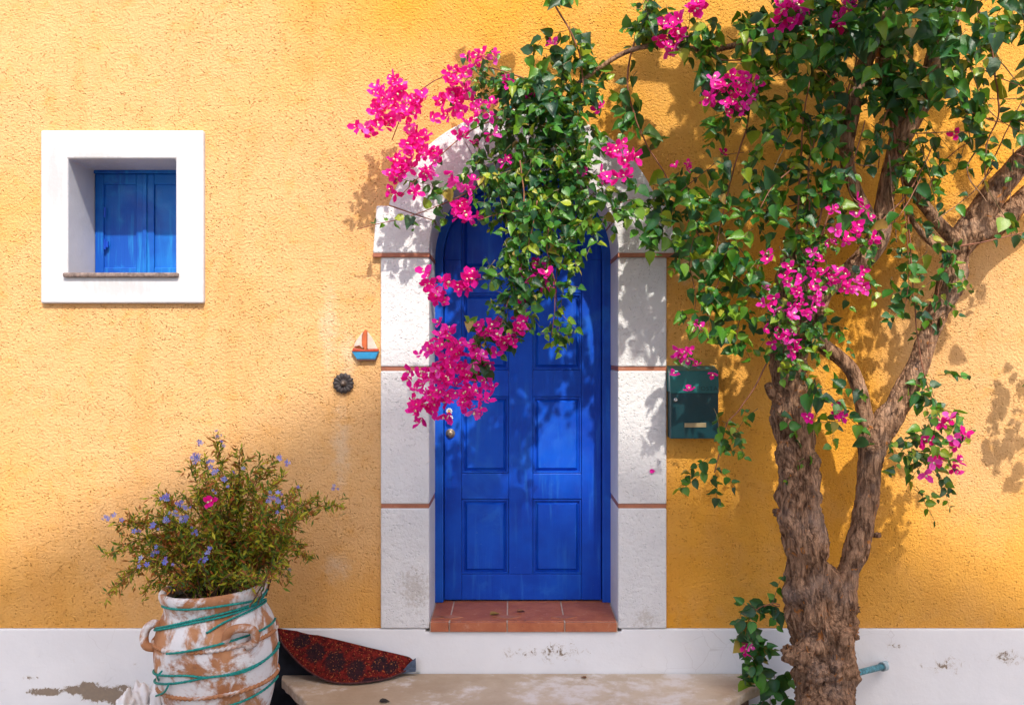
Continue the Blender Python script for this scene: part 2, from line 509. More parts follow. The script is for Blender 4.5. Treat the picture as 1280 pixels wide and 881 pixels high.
cuts = [ANG + g_, R(62), R(118), math.pi - ANG - g_]
for i in range(3):
    block(ring(cuts[i] + .002 * (i > 0), cuts[i + 1] - .002 * (i < 2), AR, AE), bev=.004)
for a in (ANG, math.pi - ANG):
    block(ring(a - g_, a + g_, AR + .001, AE - .002, 2), -0.012, 0.366, 'joint_strip', 'joint', 0.001)

# doorstep of terracotta tiles
step_ = bpy.data.objects.new('doorstep', None); step_.empty_display_size = .1
COL.objects.link(step_); step_.parent = house
zl, zt = zz(787.6), zz(775)
edges = [538, 562, 634, 705.5, 771]
b = MB(); b.box(hx0 + .022, hx1 - .022, -0.018, 0.43, zl, zt - .003)
b.build('mortar_bed', M['grout'], step_)
for i in range(4):
    x0, x1 = xx(edges[i]) + .004, xx(edges[i + 1]) - .004
    b = MB(); b.box(x0, x1, -0.030, -0.012, zl + .003, zt - .001 + random.uniform(-.001, .001))
    b.build('tile', M['terra'], step_, bevel=0.003)
    b = MB(); b.box(x0 - (0 if i else 0), x1, -0.008, 0.40, zt - .012, zt + .002 + random.uniform(-.001, .001))
    b.build('tile', M['terra'], step_, bevel=0.003)
for i in range(4):
    cx_ = xx(edges[i]) + (0.02 if i == 0 else 0)
    b = MB(); s_ = 0.075
    b.slabprism([(cx_ - s_, 0.055), (cx_, 0.02), (cx_ + s_, 0.055), (cx_, 0.09)] if i else [(cx_ - .015, 0.02), (cx_ + s_, 0.055), (cx_ - .015, 0.09)], zt, zt + .0065)
    b.build('inset_tile', M['joint'], step_, bevel=0.001)

# the blue door
fr = MB()
DF = 0.05
zb = zz(775) + .002
fo, fi = AR + .012, AR - DF
pts_o = [(ACX - fo, zb)] + [(ACX - fo * math.cos(math.pi * i / 40), ACZ + fo * math.sin(math.pi * i / 40)) for i in range(41)] + [(ACX + fo, zb)]
pts_i = [(ACX - fi, zb)] + [(ACX - fi * math.cos(math.pi * i / 40), ACZ + fi * math.sin(math.pi * i / 40)) for i in range(41)] + [(ACX + fi, zb)]
k = len(pts_o)
vs = [(x, .352, z) for x, z in pts_o] + [(x, .352, z) for x, z in pts_i] + [(x, .45, z) for x, z in pts_o] + [(x, .45, z) for x, z in pts_i]
fs = []
for i in range(k - 1):
    fs += [(i, k + i, k + i + 1, i + 1), (k + i, 3 * k + i, 3 * k + i + 1, k + i + 1), (i, i + 1, 2 * k + i + 1, 2 * k + i)]
fs += [(0, 2 * k, 3 * k, k), (k - 1, 2 * k - 1, 4 * k - 1, 3 * k - 1)]
fr.add(vs, fs)
fr.build('door_frame', M['blue_frame'], house, bevel=0.005)

YL = 0.385
lo = fi - .004
def arch_poly(r, z0, n=32):
    return [(ACX - r, z0), (ACX + r, z0)] + [(ACX + r * math.cos(math.pi * i / n), ACZ + r * math.sin(math.pi * i / n)) for i in range(n + 1)]
b = MB(); b.prism(arch_poly(lo, zb + .006), YL + .024, YL + .06)
door = b.build('door', M['blue'], house)
def D_(px, py): p = W(px, py, YL); return p.x, p.z
colsx = [(D_(577, 0)[0], D_(636, 0)[0]), (D_(666, 0)[0], D_(727, 0)[0])]
rows = [(D_(0, 717)[1], D_(0, 623)[1]), (D_(0, 591)[1], D_(0, 495)[1]), (D_(0, 462)[1], D_(0, 366)[1]), (D_(0, 336)[1], D_(0, 262)[1])]
def dpart(name, x0, x1, z0, z1, y0=YL, y1=YL + .025, mat='blue', bev=.004):
    b = MB(); b.box(x0, x1, y0, y1, z0, z1)
    return b.build(name, M[mat], door, bevel=bev)
sl, sr = ACX - lo, ACX + lo
dpart('stile', sl, colsx[0][0], zb + .008, ACZ)
dpart('stile', colsx[1][1], sr, zb + .008, ACZ)
dpart('stile', colsx[0][1], colsx[1][0], rows[0][0], rows[3][1])
for (xa, xb) in ((colsx[0][0], colsx[0][1]), (colsx[1][0], colsx[1][1])):
    for i in range(3):
        dpart('rail', xa + .0005, xb - .0005, rows[i][1], rows[i + 1][0])
dpart('rail', colsx[0][0] + .0005, colsx[1][1] - .0005, zb + .008, rows[0][0] - .0004, YL + .001)
# arched top: filled with one shaped rail above the panels
top = [(ACX - lo, ACZ + .0005), (colsx[0][0], ACZ + .0005), (colsx[0][0], rows[3][1]), (colsx[1][1], rows[3][1]), (colsx[1][1], ACZ + .0005), (ACX + lo, ACZ + .0005)] + \
      [(ACX + lo * math.cos(math.pi * i / 30), ACZ + lo * math.sin(math.pi * i / 30)) for i in range(1, 30)]
b = MB(); b.prism(top, YL, YL + .025); b.build('arched_rail', M['blue'], door)
for (xa, xb) in colsx:
    for (za, zb2) in rows:
        b = MB()
        y0, y1, y2 = YL + .023, YL + .018, YL + .004
        i1, i2, i3 = .003, .022, .034
        def rr(i, y): return [(xa + i, y, za + i), (xb - i, y, za + i), (xb - i, y, zb2 - i), (xa + i, y, zb2 - i)]
        vs = rr(i1, y0) + rr(i1, y1 - .012) + rr(.012, y1 - .012) + rr(.014, y0 - .001) + rr(i2, y0 - .002) + rr(i3, y2)
        fs = []
        for q in range(5):
            for e in range(4):
                a_, c_ = q * 4 + e, q * 4 + (e + 1) % 4
                fs.append((a_, c_, c_ + 4, a_ + 4))
        fs.append((20, 21, 22, 23))
        b.add(vs, fs)
        b.build('door_panel', M['blue'], door)
M['brass'] = m_plain('dull_brass', (0.42, 0.33, 0.24), 0.4, 0.8, scale=60)
M['iron'] = m_plain('dark_iron', (0.07, 0.055, 0.055), 0.55, 0.6, scale=60)
kx, kz = D_(563, 541)
b = MB()
prof = [(0.0, -.022), (.014, -.022), (.018, -.018), (.019, -.010), (.026, -.008), (.029, -.004), (.029, 0)]
for (r_, y_) in [(0, 0)]: pass
vs = []; nn_ = 24
for r_, y_ in prof:
    for q in range(nn_):
        a = 2 * math.pi * q / nn_; vs.append((kx + r_ * math.cos(a), YL + y_, kz + r_ * math.sin(a)))
fs = [(i * nn_ + q, i * nn_ + (q + 1) % nn_, (i + 1) * nn_ + (q + 1) % nn_, (i + 1) * nn_ + q) for i in range(len(prof) - 1) for q in range(nn_)]
b.add(vs, fs); b.build('door_lock', M['brass'], door, smooth=True)
b = MB(); b.box(kx - .002, kx + .002, YL - .0235, YL - .020, kz - .007, kz + .004); b.build('keyhole', M['iron'], door)

# window
win = MB()
fx0, fx1, fz0, fz1 = xx(54), xx(256.5), zz(379), zz(164)
yf = -0.030
ov = [(fx0, fz0), (fx1, fz0), (fx1, fz1), (fx0, fz1)]
iv = [(wx0, wz0), (wx1, wz0), (wx1, wz1), (wx0, wz1)]
vs = [(x, yf, z) for x, z in ov] + [(x, yf, z) for x, z in iv] + [(x, .01, z) for x, z in ov] + [(x, .32, z) for x, z in iv]
fs = []
for e in range(4):
    f_ = (e + 1) % 4
    fs += [(e, f_, 4 + f_, 4 + e), (e, 8 + e, 8 + f_, f_), (4 + e, 4 + f_, 12 + f_, 12 + e)]
win.add(vs, fs)
window = win.build('window', M['wplaster'], house, bevel=0.011, seg=3)
ys = 0.287
b = MB(); b.box(wx0 - .02, wx1 + .02, -0.052, .30, wz0 - .004, wz0 + .022)
b.build('window_sill', m_plain('weathered_sill', (0.30, 0.22, 0.19), 0.8, scale=40, var=.3, bump=.6), window, bevel=.008)
zs0, zs1 = wz0 + .022, wz1 + .001
xm = (wx0 + wx1) / 2
b = MB(); b.box(wx0, wx1, ys + .03, ys + .05, zs0, zs1); b.build('shutter_backing', M['blue_shutter'], window)
b = MB(); b.box(wx0, wx1, ys - .012, ys + .03, zs1 - .022, zs1); b.build('shutter_head', M['blue_shutter'], window, bevel=.003)
for (xa, xb, hs) in ((wx0 + .003, xm - .002, -1), (xm + .002, wx1 - .003, 1)):
    for (x0, x1) in ((xa, xa + .052), (xb - .052, xb)):
        b = MB(); b.box(x0, x1, ys, ys + .028, zs0 + .003, zs1 - .024); b.build('shutter_stile', M['blue_shutter'], window, bevel=.004)
    for (z0, z1) in ((zs0 + .003, zs0 + .06), (zs1 - .085, zs1 - .024)):
        b = MB(); b.box(xa + .0525, xb - .0525, ys + .001, ys + .028, z0, z1); b.build('shutter_rail', M['blue_shutter'], window, bevel=.004)
    b = MB(); b.box(xa + .050, xb - .050, ys + .014, ys + .028, zs0 + .05, zs1 - .08); b.build('shutter_panel', M['blue_shutter'], window, bevel=.002)
b = MB(); b.box(xm - .013, xm + .013, ys - .010, ys, zs0 + .004, zs1 - .026); b.build('shutter_bead', M['blue_shutter'], window, bevel=.004)
p = W(131, 305, ys - .01)
b = MB(); b.tube([(p.x, p.y, p.z - .03), (p.x, p.y, p.z + .03)], .007, 10); b.box(p.x - .004, p.x + .02, p.y - .003, p.y + .008, p.z - .018, p.z + .018)
b.build('hinge', M['blue'], window)
p = W(131, 265, ys - .01)
b = MB(); b.tube([(p.x, p.y, p.z - .03), (p.x, p.y, p.z + .03)], .006, 10); b.build('hinge', M['blue'], window)

# ------------------------------------------------------------------ house across the lane, whose gable shades the foot of the wall
LY = -10.5
opp = empty('opposite_house', (-2.6, LY - 4, 0), 'pale gabled house across the lane behind the viewer', 'house')
M['opp'] = m_plain('cream_render', (0.74, 0.66, 0.54), 0.9, scale=3, var=.06, bump=.2)
M['roof'] = m_terracotta('roof_tile', (0.40, 0.15, 0.08), (0.52, 0.22, 0.12))
shp = W(505, 462)
pk = (shp.x + SUN.x / -SUN.y * -LY, shp.z + SUN.z / -SUN.y * -LY)
w1, w2 = 4.4, 4.8
ez1, ez2 = pk[1] - w1 * .47, pk[1] - w2 * .36
b = MB(); b.prism([(pk[0] - w1, 0), (pk[0] + w2, 0), (pk[0] + w2, ez2 - .1), (pk[0], pk[1] - .1), (pk[0] - w1, ez1 - .1)], LY - 7, LY - .15)
b.build('wall', M['opp'], opp)
for (xe, ze) in ((pk[0] - w1 - .3, ez1 - .3 * .47), (pk[0] + w2 + .3, ez2 - .3 * .36)):
    b = MB()
    pr = [(pk[0], pk[1] - .12), (xe, ze - .12), (xe, ze), (pk[0], pk[1])]
    b.prism(pr, LY - 7.2, LY); b.build('roof', M['roof'], opp)
for fl in range(4):
    for cxw in (-2.2, 2.2):
        b = MB(); X0 = pk[0] + cxw; Z0 = 1.2 + fl * 2.9
        b.box(X0 - .5, X0 + .5, LY - .16, LY - .10, Z0, Z0 + 1.3); b.build('shutter', M['blue_shutter'], opp)

# ------------------------------------------------------------------ stone step
def P_slab(px, py, H):
    D = 1100 * H / (py - 440)
    return ((px - 640) * D / 1100, D - 5)
n = Nodes('worn_step_stone')
c = n.mix(n.step(n.noise(1.6, 6, 0.6), 0.3, 0.7), (0.36, 0.26, 0.17), (0.56, 0.46, 0.35))
c = n.mix(n.step(n.noise(3.4, 6, 0.7), 0.50, 0.64, 0, 0.8), c, (0.68, 0.64, 0.62))
c = n.mix(n.step(n.noise(40, 6, 0.75), 0.60, 0.72, 0, 0.6), c, (0.26, 0.18, 0.12))
M['step'] = n.done(c, 0.7, n.bump(n.math('ADD', n.noise(5, 5), n.math('MULTIPLY', n.noise(45, 5), .25)), .5, .02), .35)
ST = 0.157
raw = [P_slab(941, 838.5, CAMZ - ST), P_slab(956, 852, CAMZ - ST), P_slab(930, 866, CAMZ - ST), P_slab(899, 881, CAMZ - ST), (.62, -.80), (.2, -.98), (-.3, -1.0), (-.72, -.82), P_slab(384, 879, CAMZ - ST), P_slab(360, 855, CAMZ - ST), P_slab(352, 846, CAMZ - ST), (-1.30, -.02)]
raw[0] = (raw[0][0], -.02)
pts = []
for i in range(len(raw)):
    a, c2 = raw[i], raw[(i + 1) % len(raw)]
    if i == len(raw) - 1: pts.append(a); break
    for q in range(5):
        t = q / 5
        j = .006 if 0 < i < 10 else 0
        pts.append((a[0] + (c2[0] - a[0]) * t + random.uniform(-j, j), a[1] + (c2[1] - a[1]) * t + random.uniform(-j, j)))
pts = pts[::-1]
stone = empty('stone_step', (0, -.5, 0), 'worn pale stone slab step in front of the blue door', 'step')
b = MB(); b.slabprism(pts, ST - .055, ST); b.build('slab', M['step'], stone, bevel=.010, seg=3)
cx0, cy0 = .02, -.4
b = MB(); b.slabprism([((x - cx0) * .93 + cx0, (y - cy0) * .9 + cy0) for x, y in pts], G, ST - .055)
b.build('rubble_base', m_plain('dark_rubble', (0.22, 0.14, 0.09), .95, var=.3, bump=1), stone)

# ------------------------------------------------------------------ mailbox
mb = empty('mailbox', W(866, 503, 0), 'dark green metal mailbox with a lighter slanted lid beside the door pillar', 'mailbox')
M['mgreen'] = m_plain('dark_green_enamel', (0.004, 0.045, 0.055), .35, spec=.5, var=.1, scale=8)
M['mteal'] = m_plain('teal_enamel', (0.01, 0.13, 0.13), .3, spec=.5, var=.1, scale=8)
yb = -.105
q0 = W(838.3, 490, yb); q1 = W(898, 547.6, yb); qt = W(0, 463, yb); qtop = W(0, 457, -.04)
b = MB(); b.prism([(q0.x, q1.z), (q1.x, q1.z), (q1.x, q0.z), (q0.x, q0.z)], yb, -.001)
b.build('body', M['mgreen'], mb, bevel=.004)
b = MB()   # lid: leaning front and sloped top
zt0 = qt.z; zt1 = zt0 + .028
xa, xb = q0.x - .004, q1.x + .002
prof = [(yb - .006, q0.z - .004), (yb + .006, zt0), (-.001, zt1), (-.001, q0.z + .001), (yb + .004, q0.z + .001)]
vs = [(xa, y, z) for y, z in prof] + [(xb, y, z) for y, z in prof]
k = len(prof)
b.add(vs, [tuple(range(k)), tuple(range(2 * k - 1, k - 1, -1))] + [(i, i + k, (i + 1) % k + k, (i + 1) % k) for i in range(k)])
b.build('lid', M['mteal'], mb, bevel=.003)
p = W(844.5, 499, yb)
b = MB()
for (r0, ya) in ((.0105, .006), ):
    vs = []; fs = []
    for rr_, yy in ((.0, -.004), (.0045, -.004), (.0046, -.007), (.010, -.006), (.011, 0)):
        vs += [(p.x + rr_ * math.cos(2 * math.pi * q / 16), p.y + yy, p.z + rr_ * math.sin(2 * math.pi * q / 16)) for q in range(16)]
    fs = [(i * 16 + q, i * 16 + (q + 1) % 16, (i + 1) * 16 + (q + 1) % 16, (i + 1) * 16 + q) for i in range(4) for q in range(16)]
    b.add(vs, fs)
b.build('lock', m_plain('chrome', (.75, .75, .75), .25, .9), mb, smooth=True)
p0 = W(855.5, 533.4, yb); p1 = W(882.5, 528, yb)
b = MB(); b.box(p0.x, p1.x, yb - .004, yb + .001, p0.z, p1.z); b.build('name_plate', m_plain('brass_plate', (.45, .36, .20), .45, .5), mb, bevel=.001)
cu = bpy.data.curves.new('lettering_curve', 'FONT'); cu.body = 'POSTA'; cu.size = .034; cu.extrude = .0006; cu.space_character = 1.15
cu.materials.append(m_plain('dark_lettering', (.008, .05, .05), .5))
p = W(871, 487.5, yb)
tmp = bpy.data.objects.new('lettering_curve', cu); COL.objects.link(tmp)
bpy.context.view_layer.update()
lme = bpy.data.meshes.new_from_object(tmp.evaluated_get(bpy.context.evaluated_depsgraph_get()))
bpy.data.objects.remove(tmp)
to = bpy.data.objects.new('lettering', lme); COL.objects.link(to); to.parent = mb
to.location = Vector((p.x, yb - .0058, p.z)) - mb.location
to.rotation_euler = (R(90 - 5.5), 0, 0)

# ------------------------------------------------------------------ sailing boat plaque and flower rosette
bt = empty('boat_ornament', W(457, 432, 0), 'small painted sailing boat plaque hung beside the door pillar', 'wall ornament')
def wp(lst, y=0): return [(W(x, z_, y).x, W(x, z_, y).z) for x, z_ in lst]
b = MB(); b.prism(wp([(447, 448.5), (470, 448.5), (474.5, 438), (470, 439), (445, 439), (440, 438)]), -.026, -.001)
b.build('hull', m_plain('blue_glaze', (.03, .28, .55), .4), bt, bevel=.004)
b = MB(); b.prism(wp([(447, 450.4), (470.5, 450.4), (470.5, 448), (446.5, 448)]), -.024, -.001); b.build('keel', m_plain('brown_clay', (.12, .06, .05), .7), bt, bevel=.002)
b = MB(); b.prism(wp([(441, 438.8), (474, 438.8), (473.5, 435.2), (458, 437), (442.5, 434.2)]), -.030, -.001)
redm = m_plain('red_glaze', (.50, .07, .03), .45)
b.build('gunwale', redm, bt, bevel=.003)
b = MB(); b.prism(wp([(456.5, 437), (459.4, 436.5), (459.4, 413), (457.6, 411.2), (455, 414.5), (453.4, 422), (453.2, 430)]), -.026, -.001)
b.build('mast', m_plain('orange_glaze', (.56, .13, .04), .45), bt, bevel=.002)
sailm = m_plain('sail_glaze', (.72, .55, .46), .6)
b = MB(); b.prism(wp([(443, 433), (450, 431.5), (454.5, 435), (453, 427), (453.2, 420), (454.6, 414), (448.5, 421.5), (444.5, 428)]), -.020, -.001); b.build('sail', sailm, bt, bevel=.003)
b = MB(); b.prism(wp([(459.8, 436), (472.5, 435.6), (469, 428), (465, 421), (459.8, 414)]), -.020, -.001); b.build('sail', sailm, bt, bevel=.003)

rc = W(429.8, 478.5, 0)
rs = empty('rosette_ornament', rc, 'round dark metal flower rosette on the yellow wall below the boat', 'wall ornament')
def disc_y(b, c, prof, n=24, wob=None):
    vs = [(c.x + r_ * math.cos(2 * math.pi * q / n), c.y + y_, c.z + r_ * math.sin(2 * math.pi * q / n)) for r_, y_ in prof for q in range(n)]
    b.add(vs, [(i * n + q, i * n + (q + 1) % n, (i + 1) * n + (q + 1) % n, (i + 1) * n + q) for i in range(len(prof) - 1) for q in range(n)])
ironm = m_plain('weathered_iron', (.085, .070, .068), .5, .5, scale=70, var=.25, bump=.6)
b = MB(); disc_y(b, rc, [(0, -.016), (.040, -.014), (.046, -.002), (.046, 0)]); b.build('plate', ironm, rs, smooth=True)
b = MB(); disc_y(b, rc, [(0, -.036), (.006, -.035), (.0115, -.030), (.013, -.022), (.016, -.018), (.018, -.010)]); b.build('knob', m_plain('worn_knob', (.22, .17, .14), .45, .6), rs, smooth=True)
def petal_mesh(L, wd, name, mat):
    b = MB()
    b.add([(0, 0, 0), (L * .35, -.003, wd * .38), (L * .8, -.002, wd * .5), (L, .004, 0), (L * .8, -.002, -wd * .5), (L * .35, -.003, -wd * .38), (L * .4, -.009, 0), (L * .8, -.011, 0)],
          [(0, 6, 1), (1, 6, 7, 2), (2, 7, 3), (0, 5, 6), (5, 4, 7, 6), (4, 3, 7)])
    me = bpy.data.meshes.new(name)
    me.from_pydata(b.v, [], b.f); me.materials.append(mat); me.polygons.foreach_set('use_smooth', [True] * len(me.polygons))
    return me
pm = petal_mesh(.044, .024, 'petal', ironm)
for i in range(14):
    o = link('petal', pm, rs, (math.cos(2 * math.pi * i / 14) * .018, -.014, math.sin(2 * math.pi * i / 14) * .018))
    o.rotation_euler = (0, -2 * math.pi * i / 14, 0)

# two tiny daisies wired to the door
wpet = petal_mesh(.015, .009, 'daisy_petal', m_plain('white_enamel', (.82, .82, .78), .4))
yel = m_plain('orange_enamel', (.75, .33, .02), .4)
for i, (px_, py_, lb) in enumerate(((561.5, 513.5, 'upper of two tiny white daisy ornaments above the door lock'), (562.3, 522, 'lower of two tiny white daisy ornaments above the door lock'))):
    c_ = W(px_, py_, YL - .03)
    d_ = empty('daisy_ornament', c_, lb, 'ornament', 'daisy ornaments on the door')
    b = MB(); disc_y(b, c_, [(0, -.010), (.005, -.009), (.0075, -.004), (.0075, .004)], 14); b.build('centre', yel, d_, smooth=True)
    b = MB(); b.tube([(c_.x, c_.y + .002, c_.z), (c_.x, YL + .002, c_.z)], .002, 6); b.build('pin', M['iron'], d_)
    for k in range(10):
        o = link('petal', wpet, d_, (math.cos(2 * math.pi * k / 10) * .006, 0, math.sin(2 * math.pi * k / 10) * .006))
        o.rotation_euler = (0, -2 * math.pi * k / 10, 0)

# turquoise bracket above the arch
br = spline([tuple(W(x, y_, d)) for x, y_, d in ((652, 116, -.001), (650, 118, -.07), (644, 122, -.10), (640, 130, -.11), (638, 140, -.10), (639, 152, -.06), (640, 156, -.001))], .01)
b = MB(); b.tube(br, .010, 10)
tag(b.build('wall_bracket', m_plain('turquoise_paint', (.02, .42, .45), .4), smooth=True, loc=W(640, 150, 0)), 'curved turquoise metal bracket half hidden in leaves above the arch', 'bracket')

# blue pipe stub right of the tree
b = MB()
p0, p1 = W(1052, 845, -.25), W(1104, 832, -.05)
b.tube([p0, p1], .017, 14); 
pipe = empty('water_pipe', W(1107, 832, 0), 'pale blue pipe stub leaving the white plinth behind the tree trunk', 'pipe')
pbl = m_plain('pale_blue_paint', (.10, .34, .42), .5, var=.3, scale=60)
b.build('pipe', pbl, pipe, smooth=True)
b = MB(); d_ = (p1 - p0).normalized(); b.tube([p1 - d_ * .012, p1 + d_ * .020], .026, 14); b.tube([p1 + d_ * .01, W(1107, 827, 0.0)], .017, 12)
b.build('pipe_fitting', m_plain('pale_fitting', (.42, .55, .60), .5, var=.2), pipe, bevel=.002)

# ------------------------------------------------------------------ clay jar
PC = Vector((-1.464, -.55, 0))
jar = empty('clay_jar', PC, 'big whitewashed terracotta jar wound with green twine, holding the flowering shrub', 'plant pot')
lean = Matrix.Rotation(R(-3.2), 3, 'Y')
prof = [(.001, -.14), (.17, -.14), (.19, -.12), (.24, .10), (.285, .24), (.312, .36), (.322, .46), (.318, .54), (.303, .61), (.280, .66), (.263, .69), (.260, .705), (.263, .735), (.272, .745), (.280, .765), (.281, .785), (.272, .797), (.255, .795), (.245, .78), (.242, .70)]
prof = [(r * .93, z) for r, z in prof]
def jr(h):
    P_ = [(z, r) for r, z in prof[1:16]]
    return float(np.interp(h, [p[0] for p in P_], [p[1] for p in P_]))
def J(theta, h, off=0.0):
    """theta 0 faces the camera, positive to the right"""
    r = jr(h) + off
    return PC + lean @ Vector((r * math.sin(theta), -r * math.cos(theta), h))
def lean_all(b):
    b.v = [tuple(PC + lean @ (Vector(v))) for v in b.v]
n = Nodes('whitewashed_clay')
c = n.mix(n.step(n.noise(7, 5, .6), .35, .7), (0.36, 0.145, 0.06), (0.50, 0.24, 0.115))
c = n.mix(n.step(n.noise(16, 5, .7), .58, .72, 0, .7), c, (0.22, 0.10, 0.06))
ww = n.math('ADD', n.noise(4.2, 7, .62, dist=.9), n.math('MULTIPLY', n.noise(30, 5, .7), .22))
wmask = n.step(ww, .53, .66)
c = n.mix(n.math('MULTIPLY', wmask, .93), c, n.mix(n.noise(12, 4), (0.70, 0.69, 0.70), (0.80, 0.79, 0.78)))
c = n.mix(n.step(n.noise(34, 7, .78), .58, .72, 0, .6), c, (.22, .15, .11))
M['jar'] = n.done(c, .8, n.bump(n.math('ADD', n.math('MULTIPLY', wmask, .4), n.noise(25, 5)), .5, .008), .25)
n = Nodes('bare_clay')
wk = n.step(n.noise(5, 6, .65, dist=.8), .52, .62)
c = n.mix(n.math('MULTIPLY', wk, .8), n.mix(n.noise(14, 5), (.30, .12, .05), (.50, .23, .11)), (.66, .63, .61))
M['clay'] = n.done(c, .8, n.bump(n.noise(40, 5), .4, .005), .2)
b = MB()
fine = spline([(r, 0, z) for r, z in prof], .012)
b.lathe([(p[0], p[2]) for p in fine], 72, fn=lambda r, z, a: r * (1 + .006 * noise.noise(Vector((math.cos(a) * 1.5, math.sin(a) * 1.5, z * 5)))))
lean_all(b); b.build('body', M['jar'], jar, smooth=True)
b = MB(); b.lathe([(.001, .735), (.15, .745), (.228, .735)], 40); lean_all(b)
b.build('soil', m_plain('dark_soil', (.05, .03, .02), .95, var=.3, bump=1), jar)
for h in (.555, .335):
    b = MB()
    K = 520
    r0 = jr(h) + .003
    pts = [PC + lean @ Vector((r0 * math.sin(2 * math.pi * i / K), -r0 * math.cos(2 * math.pi * i / K), h)) for i in range(K + 1)]
    b.tube(pts, .0095, 14, fn=lambda r, L, a, p, d: r * (1 + .26 * math.sin(2 * a + L * 260)) * (1 + .10 * noise.noise(p * 9)))
    b.build('rope_band', M['clay'], jar, smooth=True)
for th, lab in ((R(-64), None), (R(40), None)):
    b = MB()
    if th < 0:
        pa = [(J(th, .64, -.01)), J(th - .06, .65, .025), J(th - .09, .63, .048), J(th - .09, .59, .050), J(th - .04, .55, .035), J(th, .535, -.01)]
    else:
        pa = [J(th - .22, .585, -.005), J(th - .17, .635, .035), J(th, .645, .06), J(th + .17, .62, .055), J(th + .20, .565, .035), J(th + .12, .54, -.005)]
    b.tube(spline([tuple(p) for p in pa], .01), .021, 12)
    b.build('handle', M['jar'] if th < 0 else M['clay'], jar, smooth=True)
twm = m_plain('green_twine', (.01, .34, .29), .6, var=.25, scale=90, bump=.5)
def jar_px(px, py):
    th, h = 0.0, .5
    for _ in range(12):
        p = J(th, h)
        D = 5 + p.y
        tx = (px - 640) * D / 1100; tz = CAMZ + (440 - py) * D / 1100
        r = jr(h)
        dx = (tx - p.x)
        th += max(-.3, min(.3, dx / max(.06, r * math.cos(th))))
        th = max(-1.75, min(1.75, th))
        h += (tz - p.z) * .9
        h = max(.05, min(.75, h))
    return th, h
TW = [[(204, 744), (230, 750), (285, 752), (325, 744), (342, 728)],
      [(192, 782), (225, 778), (280, 765), (325, 748), (342, 733)], [(190, 784), (225, 781), (280, 769), (325, 751), (345, 748)],
      [(258, 790), (285, 774), (320, 758), (343, 750)],
      [(213, 814), (250, 809), (300, 796), (330, 784), (345, 772)],
      [(192, 838), (225, 843), (262, 845), (310, 834), (347, 806)], [(194, 852), (230, 851), (262, 845), (310, 836), (347, 802)],
      [(270, 884), (300, 876), (330, 860), (344, 844)]]
for pl in TW:
    q = [jar_px(*p) for p in pl]
    sp = spline([(a, h, 0) for a, h in q], .06)
    pts = [J(a, h, .007 + .017 * max(math.exp(-((h - .555) / .022) ** 2), math.exp(-((h - .335) / .022) ** 2))) for a, h, _ in sp]
    pts = [tuple(p) for p in pts]
    b = MB(); b.tube(spline(pts, .008), 0.0055, 6, fn=lambda r, L, a, p, d: r * (1 + .25 * math.sin(2 * a + L * 400)))
    b.build('twine', twm, jar, smooth=True)
for pl in ([(207, 836), (202, 845), (193, 860)], [(216, 851), (210, 862), (200, 868)]):
    pts = [J(jar_px(*p)[0], jar_px(*p)[1], .02) for p in pl]
    b = MB(); b.tube(spline([tuple(p) for p in pts], .01), .005, 6); b.build('twine', twm, jar)

# ------------------------------------------------------------------ folded rug
fold = [(346, 784), (380, 789), (420, 798), (460, 808), (495, 816), (512, 820), (518, 824)]
arc = [(518, 826), (514, 833), (500, 841), (484, 847), (462, 851), (440, 853), (418, 852), (400, 846), (382, 835), (366, 820), (352, 802), (346, 786)]
n = Nodes('red_rug')
c = n.mix(n.step(n.noise(45, 5, .7), .35, .65), (.035, .005, .006), (.17, .014, .010))
pz = n.blobs([(399, 809, 13, 11), (424, 817, 15, 12), (451, 824, 13, 11), (478, 821, 11, 8), (380, 797, 12, 8), (443, 840, 20, 5), (470, 836, 16, 5), (492, 826, 9, 7)])
c = n.mix(n.step(n.math('ADD', pz, n.math('MULTIPLY', n.noise(70, 5, .75), 1.1)), .55, .85, 0, .85), c, (.012, .010, .014))
c = n.mix(n.step(n.noise(110, 3, .6), .60, .68, 0, .8), c, (.45, .15, .045))
M['rug'] = n.done(c, .95, n.bump(n.noise(180, 3), .8, .004), .1)
rug = empty('folded_rug', W(432, 840, -.1), 'dark red patterned half round rug folded on the step, between the jar and door', 'rug')
def ry(px, py):
    fz = np.interp(px, [p[0] for p in fold], [p[1] for p in fold])
    t = max(0, (py - fz) / 50.0)
    return -.035 - .15 * t - .025 * math.sin(px * .045)
U = 40; V = 10
def grid(off, name, mat, dy=0.0, lo=346.5, hi=517.5):
    b = MB()
    vs = []
    ax = sorted(arc, key=lambda p: p[0])
    for i in range(U + 1):
        px = lo + (hi - lo) * i / U
        zf = np.interp(px, [p[0] for p in fold], [p[1] for p in fold])
        za = np.interp(px, [p[0] for p in ax], [p[1] for p in ax])
        za = max(za, zf + .6)
        for j in range(V + 1):
            py = zf + (za - zf) * j / V
            t = j / V
            y = ry(px, py) * (1 - dy * t) + (off if j else off * .3)
            p = W(px, py, y)
            vs.append(tuple(p))
    nv = len(vs)
    vs += [(v[0], v[1] + .009, v[2] - .004) for v in vs]
    fs = []
    for i in range(U):
        for j in range(V):
            a = i * (V + 1) + j
            fs.append((a, a + 1, a + V + 2, a + V + 1)); fs.append((nv + a, nv + a + V + 1, nv + a + V + 2, nv + a + 1))
    for i in range(U):
        for j in (0, V):
            a = i * (V + 1) + j
            fs.append((a, a + V + 1, nv + a + V + 1, nv + a))
    for i in (0, U):
        for j in range(V):
            a = i * (V + 1) + j
            fs.append((a, a + 1, nv + a + 1, nv + a))
    b.add(vs, fs)
    return b.build(name, mat, rug, smooth=False)
grid(0, 'front_fold', M['rug'])
backm = m_plain('blue_grey_backing', (.09, .12, .18), .9, var=.2, scale=60)
